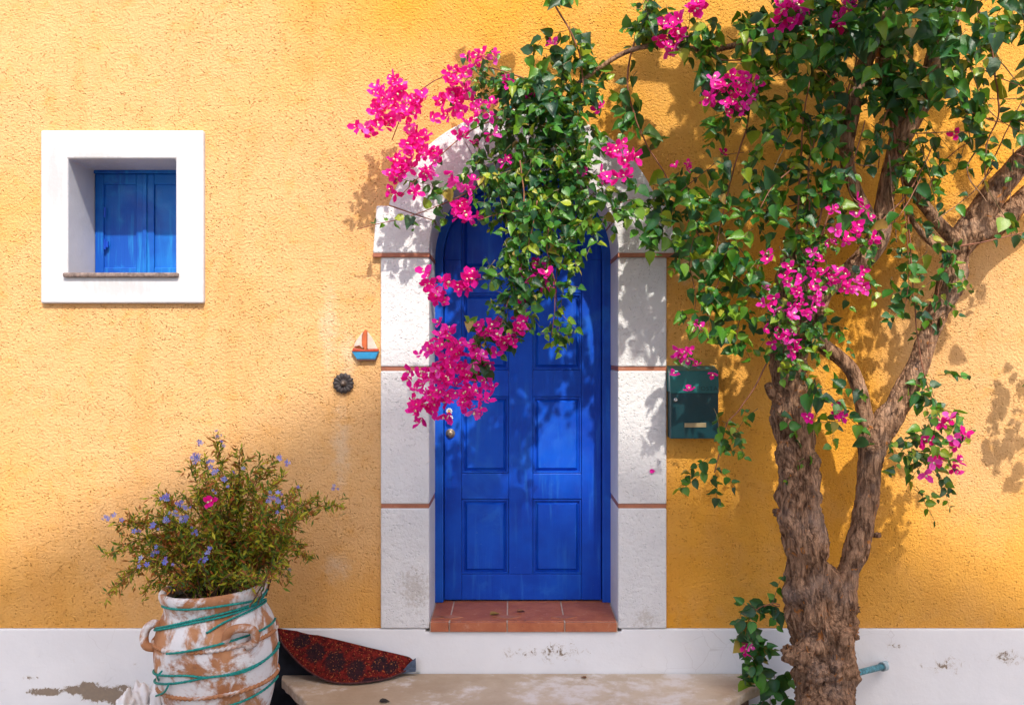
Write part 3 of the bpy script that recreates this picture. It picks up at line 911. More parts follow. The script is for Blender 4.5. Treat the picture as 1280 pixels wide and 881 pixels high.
grid(.022, 'back_fold', backm, .55)
b = MB()
ax = sorted(arc, key=lambda p: p[0])
b.tube(spline([tuple(W(x, y_, ry(x, y_) - .002)) for x, y_ in arc[1:]], .02), .0045, 6)
b.build('border', m_plain('rug_border', (.10, .03, .03), .9, var=.3, scale=80), rug)
b = MB()
tip = [(519.5, 822), (520, 838), (512, 838.5), (498, 841), (506, 834), (514, 826)]
b.prism([(W(x, z_, -.06).x, W(x, z_, -.06).z) for x, z_ in tip[::-1]][::-1], -.075, -.045)
b.build('turned_corner', backm, rug, bevel=.004)

b = MB()
shade_poly = [(341, 784), (352, 796), (366, 818), (392, 842), (392, 915), (325, 915)]  # dark sheet added to stand for the shadow between jar and step
b.prism([(W(x, z_, -.05).x, W(x, z_, -.05).z) for x, z_ in shade_poly[::-1]], -.052, -.040)
b.build('shade_sheet', m_plain('dark_navy_shade', (.018, .022, .035), .95, var=.3, scale=12), rug)

# ------------------------------------------------------------------ white painted stones at the foot of the wall
def rock(c_, s, seed, lab):
    import bmesh
    bm = bmesh.new(); bmesh.ops.create_icosphere(bm, subdivisions=4, radius=1)
    for v in bm.verts:
        d = v.co.copy()
        k = 1 + .30 * noise.noise(d * 1.6 + Vector((seed, 0, 0))) + .22 * noise.noise(d * 3.5 + Vector((0, seed, 0))) + .10 * noise.noise(d * 9)
        v.co = Vector((d.x * s[0], d.y * s[1], d.z * s[2])) * k
    me = bpy.data.meshes.new('painted_stone'); bm.to_mesh(me); bm.free()
    me.materials.append(M['wrock']); me.polygons.foreach_set('use_smooth', [True] * len(me.polygons))
    o = link('painted_stone', me, None, c_)
    tag(o, lab, 'stone', 'white painted stones beside the clay jar')
M['wrock'] = m_plain('limewashed_stone', (.80, .80, .82), .8, var=.06, scale=9, bump=.8)
rock(W(158, 899, -.40), (.060, .07, .14), 1, 'smallest white painted stone, farthest from the clay jar at the frame edge')
rock(W(176, 889, -.34), (.060, .07, .15), 5, 'white painted stone in the middle of the heap left of the jar')
rock(W(200, 885, -.30), (.065, .07, .16), 9, 'tallest white painted stone, touching the clay jar at its left')
for x_, s_ in ((150, .07), (185, .09)):
    pass

# ------------------------------------------------------------------ foliage machinery
def leaf_template(kind):
    if kind == 'leaf':
        xs = [(0, 0), (.05, .23), (.28, .40), (.60, .33), (.84, .14)]
        v = [(0, 0, 0), (.30, 0, -.05), (.65, 0, -.06), (1.02, 0, .0)]
        for x, w in xs[1:]:
            v.append((x, w, .14 * w / .37 + .03 * math.sin(x * 9))); v.append((x, -w, .14 * w / .37 - .03 * math.sin(x * 9)))
        f = [(0, 1, 4), (4, 1, 6), (1, 2, 8), (1, 8, 6), (2, 3, 10), (2, 10, 8), (0, 5, 1), (5, 7, 1), (1, 9, 2), (1, 7, 9), (2, 11, 3), (2, 9, 11)]
        return np.array(v, float), [tuple(x) for x in f], [0] * len(f)
    if kind == 'bract':
        v = []; f = []; mi = []
        for k in range(3):
            a = 2 * math.pi * k / 3
            ca, sa = math.cos(a), math.sin(a)
            loc = [(0, 0, 0), (.22, .24, .20), (.22, -.24, .20), (.48, .27, .40), (.48, -.27, .40), (.72, 0, .42), (.30, 0, .12), (.52, 0, .28)]
            b_ = len(v)
            for x, y, z in loc: v.append((x * ca - y * sa, x * sa + y * ca, z))
            for t in [(0, 6, 1), (0, 2, 6), (1, 6, 7), (1, 7, 3), (2, 7, 6), (2, 4, 7), (3, 7, 5), (4, 5, 7)]:
                f.append(tuple(i + b_ for i in t)); mi.append(0)
        b_ = len(v)
        v += [(.07, .07, .42), (-.07, .07, .42), (-.07, -.07, .42), (.07, -.07, .42), (0, 0, .1)]
        for t in [(0, 1, 2), (0, 2, 3), (0, 4, 1), (1, 4, 2), (2, 4, 3), (3, 4, 0)]:
            f.append(tuple(i + b_ for i in t)); mi.append(1)
        return np.array(v, float), f, mi
    if kind == 'sliver':
        v = [(0, 0, 0), (.5, .13, .03), (.5, -.13, .03), (1, 0, .06)]
        return np.array(v, float), [(0, 2, 1), (1, 2, 3)], [0, 0]
    if kind == 'star':
        v = [(0, 0, 0)]; f = []
        for k in range(5):
            a = 2 * math.pi * k / 5
            for rr_, da, z in ((.35, -.45, .15), (.55, 0, .22), (.35, .45, .15)):
                v.append((rr_ * math.cos(a + da), rr_ * math.sin(a + da), z))
            q = 1 + 3 * k
            f += [(0, q, q + 1), (0, q + 1, q + 2)]
        return np.array(v, float), f, [0] * len(f)

TEMPL = {k: leaf_template(k) for k in ('leaf', 'bract', 'sliver', 'star')}

def basis(d, nrm):
    d = d.normalized()
    y = nrm.cross(d)
    if y.length < 1e-4: y = d.orthogonal()
    y.normalize()
    z = d.cross(y)
    return np.array(((d.x, y.x, z.x), (d.y, y.y, z.y), (d.z, y.z, z.z)))

class Foliage:
    """collects leaves; the largest ones become parts of their own, the rest one joined part"""
    def __init__(s, kind, name, mats):
        s.kind, s.name, s.mats, s.items = kind, name, mats, []
    def add(s, p, d, nrm, size):
        s.items.append((np.array(p), basis(d, nrm), size))
    def emit(s, parent, keep=300, min_px=7):
        v, f, mi = TEMPL[s.kind]
        def scr(it):
            p, B, sz = it
            D = 5 + p[1]
            px = 640 + p[0] * 1100 / D; py = 440 - (p[2] - CAMZ) * 1100 / D
            if not (8 < px < 1272 and 8 < py < 873): return 0
            nd = abs(B[1, 2]) * .8 + .2
            return sz / D * 1100 * nd
        sc_ = [(scr(it) * (1 + .0 * i), i) for i, it in enumerate(s.items)]
        # front-most first among equally large ones
        sc_ = [(q - s.items[i][0][1] * 4, i) if q > min_px else (0, i) for q, i in sc_]
        sc_.sort(reverse=True)
        chosen = set(i for q, i in sc_[:keep] if q > 0)
        me0 = []
        for k in range(4):
            vv = v.copy()
            r_ = np.random.default_rng(k + 3)
            if s.kind == 'leaf':
                vv[:, 2] += -.18 * (k % 2) * vv[:, 0] ** 2 + r_.normal(0, .02, len(vv))
                vv[:, 1] *= 1 + .12 * (k - 1.5)
                vv[:, 2] = vv[:, 2] * (1.0, 2.2, .4, 1.5)[k] + (.0, .25, -.3, .1)[k] * vv[:, 0] * vv[:, 1] - (0, .1, .25, .35)[k] * vv[:, 0] ** 2
            else:
                vv += r_.normal(0, .025, vv.shape)
            me = bpy.data.meshes.new(s.name)
            me.from_pydata([tuple(a) for a in vv], [], f)
            for m_ in s.mats: me.materials.append(m_)
            me.polygons.foreach_set('material_index', mi)
            me.polygons.foreach_set('use_smooth', [True] * len(f))
            me0.append((me, vv))
        O = np.array(origin_of(parent))
        for i in sorted(chosen):
            p, B, sz = s.items[i]
            o = bpy.data.objects.new(s.name, me0[i % 4][0])
            Mx = Matrix.Identity(4)
            for a in range(3):
                for c_ in range(3): Mx[a][c_] = B[a, c_] * sz
                Mx[a][3] = p[a] - O[a]
            o.parent = parent
            o.matrix_local = Mx
            COL.objects.link(o)
        rest = [i for i in range(len(s.items)) if i not in chosen]
        if rest:
            nv = len(v); nf = len(f)
            V_ = np.empty((len(rest) * nv, 3)); T = np.empty((len(rest), nv))
            for k, i in enumerate(rest):
                p, B, sz = s.items[i]
                V_[k * nv:(k + 1) * nv] = (B @ (me0[i % 4][1].T * sz)).T + (p - O)
                T[k, :] = rng.random()
            F = np.array([x for x in f]).reshape(nf, 3)
            FF = (F[None] + (np.arange(len(rest)) * nv)[:, None, None]).reshape(-1)
            me = bpy.data.meshes.new(s.name)
            me.vertices.add(len(V_)); me.vertices.foreach_set('co', V_.reshape(-1))
            me.loops.add(len(FF)); me.loops.foreach_set('vertex_index', FF.astype(np.int32))
            npoly = len(rest) * nf
            me.polygons.add(npoly)
            me.polygons.foreach_set('loop_start', np.arange(npoly, dtype=np.int32) * 3)
            for m_ in s.mats: me.materials.append(m_)
            me.polygons.foreach_set('material_index', np.tile(np.array(mi, dtype=np.int32), len(rest)))
            me.polygons.foreach_set('use_smooth', np.ones(npoly, dtype=bool))
            at = me.attributes.new('tint', 'FLOAT', 'POINT'); at.data.foreach_set('value', T.reshape(-1))
            me.update(calc_edges=True); me.validate()
            o = link(s.name, me, parent)
            o['kind'] = 'stuff'
        return len(s.items), len(chosen)

def rv(s=1.0): return Vector((random.gauss(0, s), random.gauss(0, s), random.gauss(0, s)))

leaves = Foliage('leaf', 'leaf', [M['leaf']])
young = Foliage('leaf', 'young_leaf', [M['leafy']])
bracts = Foliage('bract', 'flower', [M['bract'], M['cream']])
twigs = MB()

def put_leaf(p, d, size, young_p=0.1, col=None):
    nrm = Vector((-.15, -.75, .75)) + rv(.55)
    f = col or (young if random.random() < young_p else leaves)
    f.add(p, d, nrm, size * random.uniform(.5, 1.3))

def shoot(p, d, length, size=.075, droop=.5, young_p=.1, step=.036, rt=.0022):
    p = Vector(p); d = d.normalized()
    pts = [p.copy()]
    L = 0; k = 0
    nst = max(2, int(length / step))
    for i in range(nst):
        d = (d + Vector((0, 0, -droop * .12)) + rv(.14)).normalized()
        if p.y > -.05 and d.y > -.1: d.y -= .3
        p = p + d * step
        pts.append(p.copy())
        side = d.cross(Vector((0, -1, .3))).normalized() * (1 if k % 2 else -1)
        ld = (d * .35 + side * .9 + Vector((0, -.25, -.35)) + rv(.3))
        put_leaf(p, ld, size * (1.0 - .35 * i / nst), young_p * (1 + 2.0 * i / nst))
        if random.random() < .35: put_leaf(p, d + rv(.6), size * .7, young_p)
        k += 1
    if len(pts) > 1: twigs.tube(pts, [rt * (1 - .6 * i / len(pts)) for i in range(len(pts))], 3, cap=False)
    return pts

CF = 2.1
def clump(px, py, rx, ry, d0, d1, cov=1.2, size=.075, young_p=.1, droop=.6, length=.22):
    if 580 < px < 765 and 90 < py < 480: length = .14; rx *= .9; cov *= 1.3 if py < 275 else .9; size *= 1.06
    area = math.pi * rx * ry
    lp = size * 1100 / (5 - (d0 + d1) / 2)
    nleaf = CF * cov * area / (.30 * lp * lp)
    ns = max(1, int(nleaf / (length / .036 * 1.3)))
    for _ in range(ns):
        a = random.uniform(0, 2 * math.pi); r = math.sqrt(random.random())
        dep = random.uniform(d0, d1)
        p = W(px + rx * r * math.cos(a), py + ry * r * math.sin(a) - length * 80, -dep)
        shoot(p, Vector((random.gauss(0, .7), random.gauss(-.2, .5), random.gauss(-.5, .5))), length * random.uniform(.6, 1.3), size, droop, young_p)

def strand(pl, dep, r=.004, leafn=1.0, size=.075, young_p=.1, mat='cane', name='cane', sub=0.25, parent=None):
    """pl: pixel points; dep: depth or list of depths; a named stem with leaves along it"""
    if not hasattr(dep, '__len__'): dep = [dep] * len(pl)
    dd = np.interp(np.linspace(0, 1, len(pl)), np.linspace(0, 1, len(dep)), dep)
    P3 = spline([tuple(W(x, y, -d)) for (x, y), d in zip(pl, dd)], .02)
    P3 = [Vector(p) + Vector((0.004 * noise.noise(Vector((i * .31, dd[0] * 9, 0))), 0.006 * noise.noise(Vector((i * .23, 5, 0))), 0)) for i, p in enumerate(P3)]
    n_ = len(P3)
    b = MB(); b.tube(P3, [r * (1 - .45 * i / n_) for i in range(n_)], 8)
    canes.append((b, mat, name))
    if leafn > 0:
        k = 0
        for i in range(1, n_ - 1):
            if random.random() > .55 * leafn: continue
            t = (P3[i + 1] - P3[i - 1]).normalized()
            side = t.cross(Vector((0, -1, .2))).normalized() * (1 if k % 2 else -1); k += 1
            put_leaf(P3[i] + side * r, t * .2 + side + Vector((0, -.2, -.5)) + rv(.35), size, young_p)
            if random.random() < sub:
                shoot(P3[i], side + t * .3 + rv(.3), random.uniform(.07, .16), size * .85, .7, young_p)
canes = []

def flowers(lst, dep, n=4, spread=7, size=.062):
    for (px, py) in lst:
        for _ in range(n):
            d_ = dep + random.uniform(-.06, .06)
            p = W(px + random.gauss(0, spread * .8), py + random.gauss(0, spread * .8), -d_)
            out = (Vector((random.gauss(0, .8), -1.0, random.gauss(.1, .8)))).normalized()
            # bract opens along its z axis -> normal = out
            dr = out.orthogonal().normalized()
            dr = dr + out.cross(dr) * random.uniform(-3, 3)
            bracts.add(p, dr, out, size * random.uniform(.75, 1.15))

# ------------------------------------------------------------------ bougainvillea tree
TB = W(1028, 900, -.42); TB.z = 0
tree = empty('bougainvillea_tree', TB, 'old gnarled bougainvillea tree with twin trunks and magenta flowers trained over the blue door', 'tree')
def fbm(v, o=4): return noise.fractal(v, 1.0, 2.0, o)
def bark_fn(amp, seed, ridge=1.0, knot=0.16):
    def fn(r, L, a, p, d):
        q = p + d * r
        ca, sa = math.cos(a), math.sin(a)
        low = noise.noise(q * 6.5 + Vector((seed, 0, 0)))
        mid2 = noise.noise(q * 15 + Vector((0, seed, 0)))
        rings = noise.noise(Vector((ca * .9, sa * .9, L * 11 + seed)))
        w = noise.noise(Vector((ca, sa, L * 5 + seed))) * 1.2
        fur = 1 - abs(noise.noise(Vector((math.cos(a + w) * 7 + seed, math.sin(a + w) * 7, L * 6)))) * 2.4
        fur2 = 1 - abs(noise.noise(Vector((math.cos(a + w) * 15, math.sin(a + w) * 15 + seed, L * 8)))) * 2.2
        return r * (1 + knot * low + knot * .36 * mid2 + .45 * knot * rings + 0) + min(r, .10) * amp * (.15 * fur * abs(fur) + .055 * fur2 * ridge - .08)
    return fn
def limb(pl, dep, name, mat='bark', amp=.5, seed=0, nseg=56, knot=.16, step=.016):
    dd = np.interp(np.linspace(0, 1, len(pl)), np.linspace(0, 1, len(dep)), dep)
    rows_ = []
    for (x, y, r), d in zip(pl, dd):
        p = W(x, y, -d); rows_.append((p.x, p.y, p.z, r * (.82 if nseg > 60 else 1) * (5 - d) / 1100))
    S = spline(rows_, step)
    b = MB(); b.tube([s[:3] for s in S], [max(.002, s[3]) for s in S], nseg, fn=bark_fn(amp, seed, knot=knot))
    return b.build(name, M[mat], tree, smooth=True)
trunk = limb([(1030, 1010, 62), (1030, 950, 54), (1030, 900, 47), (1030, 865, 44), (1029, 830, 43), (1030, 800, 46), (1026, 770, 44), (1018, 735, 38), (1009, 700, 33), (1003, 665, 30), (999, 630, 29), (997, 600, 27), (994, 570, 27.5), (992, 545, 28), (989, 515, 26), (986, 480, 25), (984, 440, 23), (986, 400, 22), (990, 360, 22), (994, 325, 20), (996, 296, 17)],
             [.42, .42, .42, .40, .36, .32, .30], 'trunk', amp=.75, seed=3, nseg=150, knot=.46, step=.007)
limb([(1042, 800, 20), (1050, 765, 22), (1054, 740, 20), (1060, 715, 18), (1070, 690, 18), (1079, 655, 18), (1084, 620, 17), (1087, 590, 17), (1090, 565, 20), (1093, 548, 23), (1105, 530, 21), (1122, 505, 17), (1138, 475, 16), (1150, 448, 15), (1160, 420, 14), (1170, 392, 16), (1184, 365, 19), (1192, 340, 18), (1198, 315, 17), (1212, 290, 22), (1225, 272, 19)],
     [.42, .40, .34, .30, .26, .26], 'trunk', amp=.6, seed=11, nseg=90, knot=.22, step=.009)
limb([(1215, 285, 18), (1236, 252, 16), (1256, 225, 14), (1282, 196, 14), (1330, 150, 13)], [.26, .3, .36], 'branch', amp=.3, seed=21, nseg=48)
limb([(1215, 290, 18), (1240, 284, 15), (1266, 262, 13), (1290, 240, 13), (1340, 205, 12)], [.26, .24, .22], 'branch', amp=.3, seed=25, nseg=48)
limb([(1092, 556, 12), (1082, 522, 10), (1075, 490, 9.5), (1064, 462, 9), (1046, 444, 9), (1030, 432, 9.5), (1021, 412, 8), (1025, 388, 8), (1034, 362, 8), (1048, 340, 9)], [.30, .33, .34], 'branch', 'bark2', .12, 31, 28, .06)
limb([(992, 420, 16), (1005, 388, 15), (1030, 362, 12), (1060, 340, 12), (1084, 318, 14), (1098, 292, 14), (1104, 262, 11), (1110, 225, 10), (1117, 190, 9), (1122, 150, 10), (1104, 90, 9), (1108, 30, 9), (1115, -60, 9)], [.34, .36, .4, .45], 'branch', 'bark2', .2, 37, 32, .1)
limb([(1096, 296, 9), (1082, 262, 8), (1066, 230, 8), (1058, 190, 9), (1066, 140, 9), (1078, 90, 9), (1094, 40, 9), (1112, -40, 9)], [.38, .45, .5], 'branch', 'bark2', .2, 41, 28, .1)
limb([(1121, 190, 9), (1140, 150, 12), (1156, 118, 13), (1168, 80, 13), (1182, 30, 14), (1200, -60, 15)], [.42, .48, .55], 'branch', 'bark', .3, 43, 40, .12)
limb([(1202, 308, 9), (1178, 284, 8), (1160, 262, 7), (1144, 240, 7), (1128, 210, 6.5), (1116, 178, 6)], [.27, .36, .42], 'branch', 'bark2', .12, 47, 20, .06)
limb([(1196, 318, 5), (1165, 304, 4), (1145, 282, 3.5), (1130, 255, 3)], [.27, .33], 'branch', 'bark2', .1, 49, 14, .05)
limb([(960, 480, 5), (968, 492, 8), (984, 500, 12)], [.40, .36], 'branch_stub', 'bark', .2, 51, 20, .1)
limb([(1112, -30, 9), (1060, -60, 9), (960, -70, 8), (860, -60, 7), (760, -50, 6), (690, -45, 5)], [.5, .5, .4, .35], 'branch', 'bark2', .15, 55, 20, .08)
limb([(1085, 60, 5), (1030, 30, 4.5), (960, 45, 4), (890, 62, 3.5), (830, 56, 3), (780, 66, 3), (722, 104, 2.5)], [.5, .45, .38, .34], 'branch', 'bark2', .15, 57, 14, .08)
# burrs and knots on the trunk
for (x, y, rx_, dep) in ((1004, 822, 20, .52), (1020, 838, 16, .535), (1046, 838, 20, .53), (1062, 790, 12, .45), (1014, 785, 10, .49), (988, 812, 10, .43), (1066, 760, 9, .42), (1030, 800, 8, .52), (972, 640, 6, .38), (985, 590, 8, .44), (1096, 668, 5, .40), (1088, 560, 6, .42), (1012, 600, 6, .42), (1022, 640, 5, .40)):
    import bmesh
    bm = bmesh.new(); bmesh.ops.create_icosphere(bm, subdivisions=4, radius=1)
    p = W(x, y, -dep); s_ = rx_ * 4.5 / 1100
    for v in bm.verts:
        d = v.co.copy()
        k = 1 + .5 * noise.noise(d * 1.7 + Vector((x, y, 0))) + .28 * noise.noise(d * 4 + Vector((x, 0, 0))) + .1 * noise.noise(d * 11)
        v.co = Vector((d.x * s_, d.y * s_ * .8, d.z * s_ * .75)) * k
    me = bpy.data.meshes.new('burr'); bm.to_mesh(me); bm.free(); me.materials.append(M['bark']); me.polygons.foreach_set('use_smooth', [True] * len(me.polygons))
    link('burr', me, tree, p - TB)
# sawn stub showing pale orange wood
b = MB(); q0_, q1_ = W(996, 300, -.31), W(997, 291, -.33)
b.tube([q0_, q1_], [.062, .056], 20, fn=lambda r, L, a, p, d: r * (1 + .15 * math.sin(3 * a)))
b.build('sawn_end', m_plain('pale_wood', (.50, .25, .10), .8, var=.3, scale=60, bump=.6), tree)

# canes (red-brown, some bare)
for pl, dep, r, lf, sz in (
    ([(995, 300), (998, 250), (1001, 200), (1004, 150), (1012, 100)], [.42, .5], .006, .25, .06),
    ([(1008, 300), (1012, 250), (1010, 210), (1020, 170)], [.42, .5], .005, .25, .06),
    ([(1000, 332), (1020, 290), (1037, 217), (1045, 162), (1056, 125), (1070, 77), (1075, 40)], [.46, .55], .0055, .15, .06),
    ([(1010, 350), (1035, 270), (1060, 217), (1072, 185), (1082, 150)], [.48, .56], .005, .2, .06),
    ([(1098, 85), (1108, 120), (1116, 160), (1124, 210), (1134, 260), (1138, 310), (1142, 370), (1148, 430), (1156, 470), (1168, 505)], [.5, .42, .36], .0055, .35, .065),
    ([(1217, 0), (1232, 32), (1240, 62), (1247, 117), (1248, 145), (1234, 178), (1232, 220)], [.6, .5], .006, .4, .085),
    ([(1160, 240), (1170, 215), (1190, 192), (1215, 175)], [.4, .44], .004, .1, .05),
    ([(1079, 304), (1106, 272), (1133, 243), (1152, 212), (1165, 183)], [.5, .46], .005, .1, .06),
    ([(1192, 308), (1225, 303), (1250, 297), (1290, 288)], [.36, .3], .005, .25, .05),
    ([(860, 275), (890, 315), (925, 350), (960, 372)], [.3, .34], .005, .35, .075),
    ([(940, 80), (935, 150), (920, 200), (905, 260), (895, 310), (886, 350), (884, 400)], [.4, .36, .34], .005, .5, .085),
    ([(965, 440), (945, 480), (925, 510), (908, 530), (902, 555), (893, 590)], [.42, .4], .0045, .25, .05),
    ([(868, 60), (905, 75), (960, 70), (1010, 60)], [.4, .45], .005, .5, .08),
    ([(700, -40), (692, 0), (708, 30), (722, 60), (728, 95), (730, 130)], [.4, .38, .36], .006, .45, .105),
    ([(812, -20), (806, 20), (792, 55), (784, 100), (792, 140), (808, 180), (830, 215), (846, 245)], [.36, .3, .26], .006, .6, .095),
    ([(650, 200), (655, 250), (648, 300), (642, 350), (620, 400), (590, 430)], [.45, .48], .004, .5, .07),
    ([(1178, 330), (1172, 370), (1166, 400), (1160, 440)], [.40, .36], .003, .6, .055),
    ([(1228, 230), (1255, 170), (1275, 130), (1290, 90)], [.4, .42], .004, .4, .07),
    ([(1040, 225), (1010, 250), (960, 262), (925, 258), (880, 285)], [.4, .36], .004, .5, .07),
    ([(975, 755), (965, 753), (955, 758)], [.45, .4], .003, 0, .05)):
    strand(pl, dep, r, lf, sz)
random.seed(21)
for _ in range(46):
    x = random.uniform(960, 1270); y = random.uniform(-10, 230)
    L_ = random.uniform(50, 130); a_ = random.uniform(-.9, .9) + (0 if random.random() < .6 else 1.0)
    x2, y2 = x + L_ * math.sin(a_), y + L_ * math.cos(a_)
    strand([(x, y), ((x + x2) / 2 + random.gauss(0, 9), (y + y2) / 2 + random.gauss(0, 9)), (x2, y2)], [random.uniform(.38, .6), random.uniform(.38, .6)], random.uniform(.0022, .0042), .28, random.uniform(.045, .085), mat=random.choice(('cane', 'twig', 'bark2')), sub=.1)
strand([(912, 300), (900, 345), (888, 385), (884, 425)], [.42, .38], .003, 1.2, .075, .2, sub=.25)
strand([(948, 330), (935, 370), (922, 410), (918, 440)], [.44, .40], .003, 1.0, .07, .2)
strand([(868, 290), (862, 330), (870, 370), (866, 400)], [.34, .32], .003, .9, .08, .15)
strand([(1128, 240), (1134, 300), (1136, 350), (1128, 400)], [.44, .40], .003, .9, .06, .15)
strand([(690, 260), (684, 310), (694, 360), (690, 420)], [.48, .46], .003, 1.0, .055, .25)
strand([(672, 250), (660, 310), (640, 360), (622, 420)], [.50, .50], .003, 1.1, .06, .12)
# left sprays over the arch
strand([(700, 120), (655, 98), (610, 84), (579, 87), (545, 100), (518, 120), (502, 145), (490, 175)], [.34, .30, .28], .0045, .22, .055, sub=.1)
strand([(690, 195), (650, 205), (618, 215), (585, 240), (545, 258), (505, 272), (470, 280), (446, 286)], [.30, .26, .2], .004, .65, .055, young_p=.2, sub=.2)
strand([(660, 150), (620, 150), (585, 165), (555, 190), (530, 215), (500, 245)], [.33, .30], .004, .35, .055)
strand([(690, 250), (655, 262), (620, 268), (598, 275)], [.40, .42], .003, .5, .05)
strand([(650, 330), (620, 345), (590, 350), (550, 352), (530, 350)], [.42, .46], .003, .3, .05, young_p=.3)
strand([(760, 260), (790, 250), (820, 265), (850, 275)], [.3, .3], .003, .8, .08)
strand([(700, 300), (695, 350), (697, 400), (690, 435)], [.42, .4], .003, .7, .055, young_p=.3)
strand([(840, 262), (850, 240), (880, 215), (905, 195), (930, 190)], [.3, .32], .003, .6, .06, young_p=.2)

C = clump
# over the door
C(700, 20, 26, 34, .34, .44, .55, .105, .05)
C(704, 62, 30, 30, .32, .42, .55, .075)
C(700, 115, 52, 40, .22, .42, .95, .06, .1)
C(655, 120, 40, 32, .22, .38, .55, .055, .1)
C(612, 110, 36, 34, .24, .32, .55, .045, .12)
C(668, 165, 52, 44, .18, .42, 1.35, .055, .08)
C(706, 180, 42, 50, .18, .42, 1.3, .055, .12)
C(690, 235, 66, 42, .22, .46, 1.45, .055, .16)
C(630, 250, 34, 34, .24, .40, .95, .05, .2)
C(738, 266, 38, 34, .24, .42, .85, .055, .35)
C(690, 288, 54, 34, .26, .48, 1.05, .055, .30)
C(655, 330, 44, 34, .36, .50, 1.2, .055, .18)
C(712, 322, 34, 20, .36, .46, .6, .05, .5)
C(645, 372, 28, 34, .40, .50, 1.15, .055, .15)
C(625, 410, 24, 32, .42, .50, 1.1, .055, .06)
C(600, 432, 26, 26, .42, .52, .8, .055, .1)
C(608, 465, 20, 22, .42, .50, .7, .07, .05)
C(700, 395, 16, 30, .38, .46, .85, .05, .25)
C(686, 428, 20, 12, .38, .44, .7, .045, .6)
C(775, 160, 20, 28, .24, .34, .35, .07, .1)
C(790, 110, 18, 34, .24, .34, .6, .08, .15)
C(795, 40, 34, 30, .30, .42, .8, .08, .15)
C(840, 18, 40, 20, .34, .5, .7, .08, .1)
C(590, 215, 16, 20, .24, .32, .6, .055, .05)
C(558, 250, 26, 14, .22, .28, .7, .06, .03)
C(610, 190, 20, 22, .24, .34, .5, .045, .2)
# between the door and the tree
C(830, 262, 40, 26, .26, .38, 1.2, .075, .2)
C(812, 290, 34, 18, .28, .38, .9, .075, .2)
C(878, 275, 34, 24, .28, .42, .95, .075, .15)
C(910, 150, 52, 40, .34, .55, .55, .08, .15)
C(900, 60, 54, 40, .36, .60, .8, .08, .12)
C(955, 40, 46, 36, .40, .65, 1.0, .08, .15)
C(960, 110, 40, 46, .36, .60, .7, .07, .3)
C(985, 175, 46, 50, .34, .60, .62, .07, .35)
C(925, 215, 34, 34, .32, .46, .6, .075, .1)
C(935, 260, 40, 28, .30, .46, .42, .075, .08)
C(900, 315, 34, 34, .30, .44, .6, .08, .05)
C(880, 360, 30, 34, .30, .42, .6, .085, .05)
C(874, 408, 30, 18, .34, .42, .75, .08, .3)
C(852, 452, 18, 6, .30, .36, .5, .055, .3, length=.08)
C(912, 415, 20, 20, .34, .44, .5, .085, .3)
C(1000, 250, 46, 50, .36, .60, .5, .07, .3)
C(965, 300, 28, 40, .34, .50, .6, .07, .25)
C(1000, 340, 44, 34, .40, .56, .7, .05, .3)
C(988, 400, 32, 40, .38, .56, .9, .055, .15)
C(985, 458, 32, 26, .38, .52, 1.25, .06, .3)
C(1012, 420, 22, 40, .38, .46, .7, .055, .1)
C(1020, 495, 24, 22, .40, .48, .6, .08, .05)
C(1040, 525, 30, 22, .42, .50, .9, .07, .3)
C(985, 530, 22, 12, .44, .48, .6, .065, .1)
C(1055, 300, 34, 30, .40, .54, .45, .055, .2)
C(1075, 355, 26, 12, .40, .48, .5, .05, .25)
C(1010, 590, 16, 10, .42, .46, .3, .05, .4)
C(903, 545, 16, 26, .38, .44, .55, .055, .2)
C(890, 590, 12, 22, .38, .42, .8, .055, .2)
C(935, 535, 24, 10, .38, .42, .45, .055, .2)
# dark crown, upper right
C(1040, 40, 60, 44, .40, .80, 1.56, .085, .08)
C(1110, 30, 60, 36, .50, .95, 1.62, .085, .03)
C(1180, 30, 56, 36, .50, .95, 1.2, .09, .03)
C(1245, 30, 44, 36, .50, .90, 0.97, .095, .05)
C(1040, 120, 40, 50, .40, .65, 0.86, .08, .15)
C(1100, 120, 40, 44, .45, .70, 0.79, .08, .05)
C(1150, 110, 40, 50, .45, .70, 0.69, .08, .06)
C(1200, 110, 40, 34, .45, .70, 0.33, .08, .1)
C(1230, 100, 30, 46, .45, .65, 0.27, .09, .15)
C(1180, 140, 44, 22, .42, .56, 0.38, .065, .1)
C(1060, 190, 36, 40, .40, .56, 0.53, .08, .08)
C(1050, 240, 36, 34, .40, .56, 0.53, .08, .1)
C(1140, 180, 40, 24, .40, .52, 0.44, .065, .2)
C(1140, 225, 34, 30, .38, .50, 0.57, .065, .25)
C(1130, 290, 26, 26, .36, .44, .35, .06, .15)
C(1120, 350, 14, 30, .34, .42, .35, .06, .1)
C(1175, 320, 26, 18, .34, .42, .6, .065, .15)
C(1180, 370, 14, 50, .34, .40, .55, .05, .2)
C(1225, 180, 28, 36, .40, .54, 0.41, .07, .25)
C(1270, 150, 22, 60, .44, .6, 0.22, .08, .05)
C(1075, 60, 40, 60, .55, .85, .35, .08, .03)
C(1155, 500, 22, 24, .36, .44, .7, .06, .2)
C(1168, 540, 22, 30, .38, .46, 1.15, .06, .3)
C(1163, 585, 20, 30, .38, .44, 1.0, .06, .15)
C(1152, 622, 16, 12, .38, .42, .8, .055, .1)
# crown that goes on above the picture
C(1040, -60, 190, 46, .3, 1.2, 1.7, .12, .05)
C(1140, -120, 150, 70, .3, 1.3, 1.6, .13, .03)
C(900, -110, 130, 50, .3, .9, .7, .12, .05)
C(1320, 20, 34, 100, .3, .9, .4, .12, .05)
C(1326, 440, 14, 80, .28, .4, .8, .075, .1, length=.10)
C(630, -70, 60, 30, .2, .6, .6, .10, .05)

